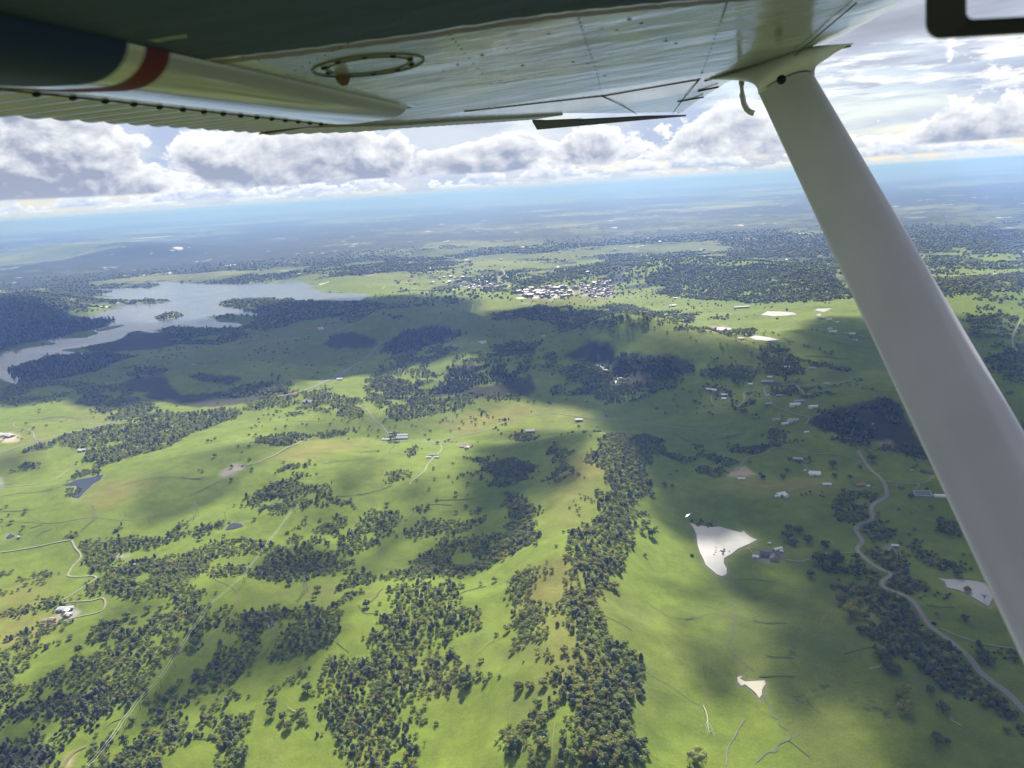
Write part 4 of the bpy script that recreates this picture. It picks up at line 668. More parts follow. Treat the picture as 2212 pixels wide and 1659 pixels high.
SOLOS = [  # crop point, kind, crown width, label
 ('F 478,985', 'dark', 15, 'lone dark oak on bright grass between the two woods'), ('F 200,1175', 'dark', 12, 'small dark oak casting a shadow left of the fallen grey branches'), ('F 290,1200', 'dark', 11, 'upright dark oak below the fallen grey branches'), ('F 328,1270', 'dark', 13, 'rounded dark oak lowest of three on open grass'),
 ('F 210,1090', 'dark', 12, 'dark oak topmost of three on open grass'), ('F 555,215', 'oak', 14, 'lone round oak on bright grass near the lattice pylon'), ('F 335,165', 'dark', 12, 'lone oak at the edge of the cloud shadow above the pylon'), ('F 685,90', 'oak', 8, 'tiny round oak in shade above the oval meadow'), ('F 775,70', 'oak', 11, 'small round oak in a row above the oval meadow'), ('F 830,70', 'oak', 13, 'larger round oak in the row above the oval meadow'),
 ('F 935,335', 'dark', 13, 'dark oak at the bend of the dry gully'), ('F 1700,930', 'dark', 20, 'big dark round oak at the right tip of the central wood'), ('F 1550,575', 'dark', 13, 'dark oak at the lower edge of the west slope wood'), ('F 1797,490', 'oak', 12, 'lone oak right of the west slope wood'), ('F 2105,975', 'dark', 13, 'lone dark oak on open grass left of the ridge track'), ('F 2190,965', 'dark', 12, 'second dark oak on open grass left of the ridge track'),
 ('F 2082,1420', 'dark', 15, 'dark oak in shadow at the foot of a dense clump'), ('F 1380,1400', 'bare', 8, 'small grey bush right of the central wood'), ('E 1135,1275', 'dark', 12, 'lone dark oak on the grass gap right of the power line'), ('E 1510,645', 'dark', 17, 'tall dark oak below the strip beside the grass track'), ('E 1540,575', 'dark', 14, 'dark oak above the tall one beside the grass track'), ('E 1145,370', 'oak', 13, 'round oak in the soft cloud shadow left of the power line'), ('E 1240,355', 'oak', 9, 'small oak in the soft cloud shadow'), ('E 980,415', 'oak', 14, 'oak at the lower left of the soft cloud shadow'),
 ('E 885,475', 'dark', 14, 'right one of two dark conical oaks on green turf'), ('E 825,485', 'dark', 12, 'left one of two dark conical oaks on green turf'), ('E 815,560', 'dark', 15, 'spreading dark oak below the conical pair'), ('E 820,610', 'dark', 11, 'small dark oak under the spreading one'), ('E 930,580', 'dark', 10, 'small lone oak between clump and wood on green turf'), ('E 545,580', 'oak', 10, 'small pale oak below the ranch house slope'), ('E 610,690', 'dark', 14, 'dark oak on the open slope below the ranch house'), ('E 1870,1510', 'dark', 17, 'big round dark oak near the bottom edge on bright grass'), ('E 2105,1090', 'dark', 12, 'dark oak beside scattered rocks'),
 ('G 210,975', 'dark', 13, 'lone oak left of the ridge standing clear on grass'), ('G 298,968', 'oak', 12, 'oak just below the loose strip left of the ridge'), ('G 400,945', 'oak', 13, 'paired oak at the foot of the loose strip'), ('G 550,1325', 'dark', 9, 'small dark oak alone between ridge track and belt'), ('G 385,1245', 'dark', 14, 'dark oak on brown turf with a dead branch'), ('G 408,1345', 'dark', 11, 'dark oak on the ridge nose near the bottom'), ('G 385,1400', 'oak', 13, 'olive oak below the dark one on the ridge nose'), ('G 410,1460', 'dark', 6, 'tiny dark bush on the ridge nose'), ('G 352,1090', 'oak', 12, 'oak in line above the slanting clump'), ('G 378,1185', 'oak', 9, 'small oak right of the slanting clump'), ('G 430,1180', 'dark', 8, 'small dark bush below the tall grey pine'), ('G 570,1200', 'oak', 6, 'tiny green bush on the ridge track'), ('G 560,685', 'oak', 12, 'lone upright oak on the ridge track'), ('G 590,740', 'dark', 5, 'tiny dark shrub at the ridge track'), ('G 185,1410', 'oak', 14, 'oak at the lower end of the dense clump on the nose'),
 ('G 950,195', 'oak', 17, 'wide oak standing clear at the right edge of the ridge belt'), ('G 840,210', 'oak', 11, 'narrow oak at the upper right edge of the ridge belt'), ('G 170,395', 'dark', 10, 'small dark oak on grass left of the loose strip'), ('G 120,525', 'oak', 11, 'small oak alone at the left of the loose strip'), ('G 155,690', 'oak', 9, 'small oak under the loose strip on pasture'), ('G 590,1545', 'oak', 20, 'nothing'),
 ('G 1590,1545', 'oak', 24, 'big round oak alone in the pasture at the bottom edge'), ('H 1195,1215', 'oak', 20, 'wide oak alone right of the ridge belt'), ('H 1240,1290', 'dark', 18, 'tall round oak lowest of the group right of the ridge belt'), ('H 1268,1243', 'oak', 11, 'small oak right one of the group east of the ridge belt'), ('H 1165,1260', 'oak', 13, 'low leaning oak left one of the group east of the ridge belt'), ('H 1395,910', 'dark', 9, 'single small tree on the sunlit pasture east of the ridge'), ('H 1240,980', 'oak', 14, 'oak just off the right edge of the ridge belt'), ('H 1215,945', 'oak', 11, 'small oak tucked at the right edge of the ridge belt'), ('H 1545,1447', 'bush', 7, 'small dark bush on the pasture left of the white pond'),
 ('I 195,853', 'dark', 14, 'round dark tree by the tan bare ground'), ('I 175,820', 'dark', 8, 'small tree by the tan bare ground'), ('I 382,797', 'dark', 12, 'shaded round tree left of the grey barn'), ('I 350,852', 'dark', 14, 'shaded tree left of the barn drive'), ('I 735,760', 'dark', 22, 'cluster-like shaded tree right of the grey roofed house'), ('I 752,840', 'dark', 13, 'shaded tree right of the barn'), ('I 945,770', 'dark', 10, 'shaded small tree beside the winding road'), ('I 1040,720', 'dark', 24, 'broad shaded tree beside the winding road'), ('I 868,845', 'dark', 11, 'shaded tree between barn and road'), ('I 390,1320', 'dark', 24, 'large shaded oak above the mansion yard'), ('I 470,1265', 'dark', 20, 'shaded oak right of the pond tip'), ('I 395,1240', 'dark', 16, 'shaded oak nearest the pond tip'), ('I 440,1360', 'dark', 17, 'shaded oak right of the mansion yard'), ('I 545,1345', 'dark', 20, 'shaded oak in the field right of the mansion'), ('I 680,1380', 'dark', 18, 'shaded oak above the mansion drive'), ('I 920,1470', 'dark', 14, 'shaded oak below the mansion drive by the road'), ('I 630,1500', 'dark', 28, 'broad shaded oak below the mansion drive'), ('I 755,1530', 'dark', 32, 'largest shaded oak below the mansion drive'), ('I 1340,1000', 'dark', 12, 'shaded tree left of the riding arena'), ('I 1460,940', 'dark', 8, 'small shaded tree behind the riding arena'),
 ('J 565,105', 'dark', 16, 'lone shaded oak above the sunlit patch'), ('J 805,310', 'dark', 22, 'tallest shaded oak left of the road belt'), ('J 900,362', 'dark', 20, 'shaded oak above the half sunlit oak'), ('J 870,405', 'oak', 26, 'broad oak half in sunlight left of the road belt'), ('J 950,317', 'dark', 10, 'small shaded bush right of the tall oaks'), ('J 985,430', 'dark', 14, 'low shaded oak right of the half sunlit one'), ('J 950,535', 'dark', 15, 'left one of three shaded oaks in an arc'), ('J 1012,535', 'dark', 12, 'middle one of three shaded oaks in an arc'), ('J 1036,577', 'dark', 12, 'right one of three shaded oaks in an arc'), ('J 1106,735', 'dark', 19, 'big shaded oak of the pair beside the belt'), ('J 1172,742', 'dark', 11, 'small shaded oak of the pair beside the belt'), ('J 1163,825', 'dark', 17, 'left oak of the lower shaded pair'), ('J 1218,848', 'dark', 18, 'right oak of the lower shaded pair'), ('J 1262,1035', 'oak', 21, 'big tree with sunlit top at the shadow edge'), ('J 1292,1160', 'oak', 21, 'big sunlit tree with leaning trunk shadows'), ('J 1588,1155', 'dark', 17, 'lone shaded oak near the bare white tree'), ('J 1540,1392', 'dark', 17, 'lowest lone oak in the bottom right shade'), ('J 1597,967', 'dark', 14, 'shaded oak left of the lower road belt'), ('J 1570,900', 'dark', 12, 'small shaded oak touching the lower road belt'), ('J 1490,1000', 'dark', 12, 'low shaded bush left of the lower road belt'), ('J 1755,442', 'dark', 12, 'lone oak in the dark field right of the road'), ('J 1895,750', 'dark', 20, 'dark round oak right of the road'), ('J 1940,785', 'dark', 17, 'second dark oak right of the road'), ('J 2140,755', 'dark', 11, 'small oak in the dark field beside the strut'), ('J 1775,222', 'dark', 12, 'tree on the shore of the pale pond'), ('J 1905,280', 'bare', 16, 'bare branched tree at the lower tip of the pale pond'), ('J 1700,95', 'dark', 17, 'round shaded oak above the pale pond')]
SOLOS = [t for t in SOLOS if t[3] != 'nothing']
T = dict(x=[], y=[], k=[], s=[], z=[])   # kind index, crown width, zone
KN = ['oak', 'dark', 'pine', 'bush', 'bare']; ZONES = []
def scatter(poly, dens, kinds, size, zone):
    c = poly.mean(0); r0 = np.hypot(*c); sp = 6.0 + max(0.0, r0 - 1500) * 0.0024; grow = sp / 6.0
    lo, hi = poly.min(0) - 40, poly.max(0) + 40; nx, ny = int((hi[0] - lo[0]) / sp) + 2, int((hi[1] - lo[1]) / sp) + 2
    gx, gy = np.meshgrid(np.arange(nx), np.arange(ny))
    x = lo[0] + (gx.ravel() + rng.random(nx * ny) * 1.1 - 0.3) * sp; y = lo[1] + (gy.ravel() + rng.random(nx * ny) * 1.1 - 0.3) * sp
    d_ = seg_dist(x, y, poly, True); d_ = np.where(inside(x, y, poly), -d_, d_) + (fbm(x, y, 60, 3, 54) - 0.5) * (30 + 0.009 * r0)
    k = (rng.random(len(x)) < dens * 1.7 * smooth(-d_, -12, 12))  & (fbm(x, y, 48, 3, 53) < 0.39 + 0.37 * dens)
    x, y = x[k], y[k]; n = len(x)
    if not n: return
    kk = np.array([KN.index(a) for a in kinds])[rng.integers(0, len(kinds), n)]
    s = size * (4.2 + 4.3 * rng.random(n) ** 1.8) * (1 + (grow - 1) * 0.8); s = np.where(kk == 3, s * 0.72, np.where(kk == 2, s * 0.92, s))
    ZONES.append(zone); T['x'].append(x); T['y'].append(y); T['k'].append(kk); T['s'].append(s); T['z'].append(np.full(n, len(ZONES) - 1))
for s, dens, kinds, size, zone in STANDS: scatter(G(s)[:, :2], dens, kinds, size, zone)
# foothill woods past the surveyed stands, and stray bushes on the mid ground
def frustum_pts(r0, r1, sp):
    n = int(1.42 * (r1 * r1 - r0 * r0) / 2 / sp / sp); r = np.sqrt(r0 * r0 + (r1 * r1 - r0 * r0) * rng.random(n)); a = (rng.random(n) - 0.5) * 1.42
    return r * np.sin(a), r * np.cos(a)
fx, fy = frustum_pts(4200, 10000, 21); k = rng.random(len(fx)) < forest_far(fx, fy) * 0.9 * (1 - smooth(np.hypot(fx, fy), 5600, 9600)); fx, fy = fx[k], fy[k]
ok = np.ones(len(fx), bool)
for p, z, mg in WATERS: ok &= sdf(fx, fy, p, 5) > 6
fx, fy = fx[ok], fy[ok]
ZONES.append('x'); T['x'].append(fx); T['y'].append(fy); T['k'].append(rng.integers(0, 2, len(fx))); T['s'].append(10 + 9 * rng.random(len(fx))); T['z'].append(np.full(len(fx), len(ZONES) - 1))
gx, gy = frustum_pts(760, 5200, 34); OPENP = G('D 1330,1655 1370,1300 1480,1000 1700,1000 1900,1200 2000,1655')[:, :2]
k = (rng.random(len(gx)) < smooth(fbm(gx, gy, 210, 3, 91), 0.47, 0.62) * 0.42) & ~inside(gx, gy, OPENP); gx, gy = gx[k], gy[k]
ok = np.ones(len(gx), bool)
for p, z, mg in WATERS: ok &= sdf(gx, gy, p, 5) > 6
gx, gy = gx[ok], gy[ok]
ZONES.append('x'); T['x'].append(gx); T['y'].append(gy); T['k'].append(rng.integers(0, 2, len(gx))); T['s'].append(5.5 + 5.5 * rng.random(len(gx))); T['z'].append(np.full(len(gx), len(ZONES) - 1))
T = {k: np.concatenate(v) for k, v in T.items()}
keep = np.ones(len(T['x']), bool)
for C_, w_ in ROADS:
    lo, hi = C_.min(0) - 12, C_.max(0) + 12; kk = np.where((T['x'] > lo[0]) & (T['x'] < hi[0]) & (T['y'] > lo[1]) & (T['y'] < hi[1]))[0]
    if len(kk): keep[kk] &= seg_dist(T['x'][kk], T['y'][kk], C_) > w_ * 0.5 + 2.5 + T['s'][kk] * 0.35
T = {k: v[keep] for k, v in T.items()}
T['h'] = h_of(T['x'], T['y'])
q = np.stack([T['x'], T['y'], T['h']], 1); pj = project(q)
dist = np.linalg.norm(q - EYE, axis=1)
strut_left = 1640 + 0.465 * (pj[:, 1] - 205)
vis = (pj[:, 0] > 4) & (pj[:, 1] < 1652) & (pj[:, 0] < np.minimum(2208, strut_left)) & (pj[:, 1] > 0)
appear = np.where(vis & (np.array([z != 'x' for z in ZONES])[T['z']]), T['s'] * np.where(T['k'] == 2, 1.2, 1) / dist, 0)
N_SOLO = len(SOLOS); order = np.argsort(-appear); single = np.zeros(len(appear), bool); single[order[:300 - N_SOLO]] = True
print('TREES', len(single), 'near', int((dist < 1700).sum()), 'mid', int(((dist >= 1700) & (dist < 3200)).sum()))

# one prototype of each kind, its crown and trunk; every single tree is a copy
def trunk_mesh(kind):
    m = MB(); hh = {'oak': 0.42, 'dark': 0.42, 'pine': 0.6, 'bush': 0.15, 'bare': 0.4}[kind]
    m.tube([(0, 0, -0.08), (0.01, 0, hh * 0.5), (0, 0.01, hh)], [0.045, 0.034, 0.022], 6)
    for i in range(4 if kind != 'bare' else 9):
        a = 1.57 * i + 0.4 + (0.3 * i if kind == 'bare' else 0); o = 0.24 if kind != 'bare' else 0.42; z1 = hh + 0.22 + 0.05 * (i % 3)
        if kind == 'pine': o, z1 = 0.16, hh + 0.25
        m.tube([(0, 0, hh * (0.75 + 0.06 * (i % 3))), (math.cos(a) * o * 0.5, math.sin(a) * o * 0.5, hh + 0.1), (math.cos(a) * o, math.sin(a) * o, z1)], [0.02, 0.014, 0.006], 4)
    return mesh_py('trunk', m.V, m.F, BARK)
PROTO = {}
for ki, kn in enumerate(KN):
    PROTO[kn] = []
    for v in range(3):
        if kn == 'bare': V, Fc = ICO[1][0] * 0.05 + np.array([0, 0, 0.55]), ICO[1][1]
        else: V, Fc = crown(kn, 2, 100 + 10 * ki + v)
        r_ = np.random.default_rng(v + 50 * ki)
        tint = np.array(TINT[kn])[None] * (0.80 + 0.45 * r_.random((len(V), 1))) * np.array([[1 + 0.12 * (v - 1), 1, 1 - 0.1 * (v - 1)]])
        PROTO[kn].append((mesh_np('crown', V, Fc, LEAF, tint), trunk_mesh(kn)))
NAMES = {'oak': 'oak_tree', 'dark': 'oak_tree', 'pine': 'pine_tree', 'bush': 'shrub', 'bare': 'bare_tree'}
def plant(x, y, h, kind, s, label, group=None, cat=None):
    i = random.randrange(3); cm, tm = PROTO[kind][i]
    e = empty(NAMES[kind], (x, y, h), random.random() * 6.28, label, cat or ('shrub' if kind == 'bush' else 'tree'), group)
    for nm, me in (('crown', cm), ('trunk', tm)):
        o = bpy.data.objects.new(nm, me); o.parent = e; COL.objects.link(o)
        hs = s * (0.82 + 0.2 * random.random()); o.scale = (s, s, hs)
    return e
WORD = {'oak': 'olive green oak', 'dark': 'dark green oak', 'pine': 'tall greyish pine', 'bush': 'low dark shrub', 'bare': 'bare grey tree'}
for i in np.where(single)[0]:
    kn = KN[T['k'][i]]; zn = ZONES[T['z'][i]]
    sz = 'broad ' if T['s'][i] > 7.6 and kn != 'pine' else ('small ' if T['s'][i] < 6.2 and kn not in ('pine', 'bush') else '')
    plant(T['x'][i], T['y'][i], T['h'][i], kn, float(T['s'][i]), sz + WORD[kn] + ' ' + zn, sz + WORD[kn] + 's ' + zn)
sp_ = at(np.array([pix(t[0])[0] for t in SOLOS]))
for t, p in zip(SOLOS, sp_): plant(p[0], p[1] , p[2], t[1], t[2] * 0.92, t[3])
# everything else reads as one mass
def mass(idx, variants):
    Vs, Fs, Ts = [], [], []; base = 0
    for kn_i in range(5):
        for v in range(len(variants[kn_i])):
            V, Fc = variants[kn_i][v]; ii = idx[(T['k'][idx] == kn_i) & (idx % len(variants[kn_i]) == v)]
            if not len(ii): continue
            n = len(ii); a = rng.random(n) * 6.283; ca, sa = np.cos(a), np.sin(a); s = T['s'][ii]; st = s * (0.72 + 0.34 * rng.random(n))
            P = np.empty((n, len(V), 3)); P[:, :, 0] = (V[None, :, 0] * ca[:, None] - V[None, :, 1] * sa[:, None]) * s[:, None] + T['x'][ii][:, None]
            P[:, :, 1] = (V[None, :, 0] * sa[:, None] + V[None, :, 1] * ca[:, None]) * s[:, None] + T['y'][ii][:, None]; P[:, :, 2] = V[None, :, 2] * st[:, None] + T['h'][ii][:, None] - 0.3
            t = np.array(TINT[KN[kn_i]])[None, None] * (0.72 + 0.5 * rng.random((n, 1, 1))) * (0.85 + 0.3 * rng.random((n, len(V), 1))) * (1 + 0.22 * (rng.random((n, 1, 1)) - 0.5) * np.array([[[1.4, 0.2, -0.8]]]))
            Vs.append(P.reshape(-1, 3)); Ts.append(t.reshape(-1, 3)); Fs.append((Fc[None] + (np.arange(n) * len(V))[:, None, None]).reshape(-1, 3) + base); base += n * len(V)
    return np.vstack(Vs), np.vstack(Fs), np.vstack(Ts)
rest = np.where(~single & (pj[:, 0] > -160) & (pj[:, 0] < 2380))[0]
near_, mid_, far_ = rest[dist[rest] < 1750], rest[(dist[rest] >= 1750) & (dist[rest] < 3300)], rest[dist[rest] >= 3300]
LOD = []
for L_ in (1, 0): LOD.append([[crown(k, L_ , 300 + 40 * L_ + 7 * i + v) for v in range(4)] for i, k in enumerate(['oak', 'dark', 'pine', 'bush', 'oak'])])
parts = [mass(near_, LOD[0]), mass(mid_, LOD[0]), mass(far_, LOD[1])]
off = np.cumsum([0] + [len(p[0]) for p in parts])
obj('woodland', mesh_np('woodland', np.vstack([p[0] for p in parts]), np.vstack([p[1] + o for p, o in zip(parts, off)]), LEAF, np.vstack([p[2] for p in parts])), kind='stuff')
print('WOODLAND faces', sum(len(p[1]) for p in parts))

# ------------------------------------------------------------------ buildings
WALLM = {k: mat('wall_' + k, c, 0.7) for k, c in dict(white=(0.72, 0.72, 0.7), cream=(0.55, 0.48, 0.38), grey=(0.30, 0.30, 0.30), tan=(0.42, 0.33, 0.25), dark=(0.14, 0.12, 0.11)).items()}
ROOFM = {k: mat('roof_' + k, c, 0.45, spec=0.5, nscale=0.4, namt=0.12) for k, c in dict(white=(0.80, 0.80, 0.78), grey=(0.42, 0.43, 0.45), dark=(0.10, 0.095, 0.095), red=(0.40, 0.20, 0.14), tan=(0.46, 0.36, 0.28)).items()}
GLASS = mat('window_glass', (0.03, 0.035, 0.04), 0.1, spec=0.6)
def gable(L, W, H, rise, ov=0.5):
    w = MB(); a, b = L / 2, W / 2
    V = [(-a, -b, -2), (a, -b, -2), (a, b, -2), (-a, b, -2), (-a, -b, H), (a, -b, H), (a, b, H), (-a, b, H), (-a, 0, H + rise), (a, 0, H + rise)]
    w.add(V, [(0, 1, 5, 4), (2, 3, 7, 6), (1, 2, 6, 9, 5), (3, 0, 4, 8, 7), (0, 3, 2, 1)])
    rf = MB(); A, Bo = a + ov, b + ov; dz = rise * ov / b
    for sgn in (-1, 1):
        P = [(-A, sgn * Bo, H - dz), (A, sgn * Bo, H - dz), (A, 0, H + rise), (-A, 0, H + rise)]; P = [(x, y, z + 0.12) for x, y, z in P] + [(x, y, z + 0.38) for x, y, z in P]
        rf.add(P, [(0, 1, 2, 3), (7, 6, 5, 4), (0, 4, 5, 1), (1, 5, 6, 2), (2, 6, 7, 3), (3, 7, 4, 0)])
    return w, rf
def house(p, L, W, az_deg, wc, rc, label, name='house', cat='house', H=3.2, group=None, windows=True, wing=None):
    e = empty(name, p, -R(az_deg), label, cat, group)
    w, rf = gable(L, W, H, W * 0.22)
    if wing:
        w2, r2 = gable(wing[0], wing[1], H * 0.92, wing[1] * 0.22)
        for src, dst in ((w2, w), (r2, rf)):
            dst.add([(-v[1] + wing[2], v[0] + wing[3], v[2]) for v in src.V], src.F)
    w.build('wall', WALLM[wc], e); rf.build('roof', ROOFM[rc], e)
    d = MB().box((0, -W / 2 - 0.04, 1.1), (L * 0.12 + 0.5, 0.1, 2.2)); d.build('door', WALLM['dark'], e)
    if windows:
        for sx in (-0.3, 0.3): MB().box((sx * L, -W / 2 - 0.04, 1.6), (L * 0.14, 0.1, 1.1)).build('window', GLASS, e)
    return e
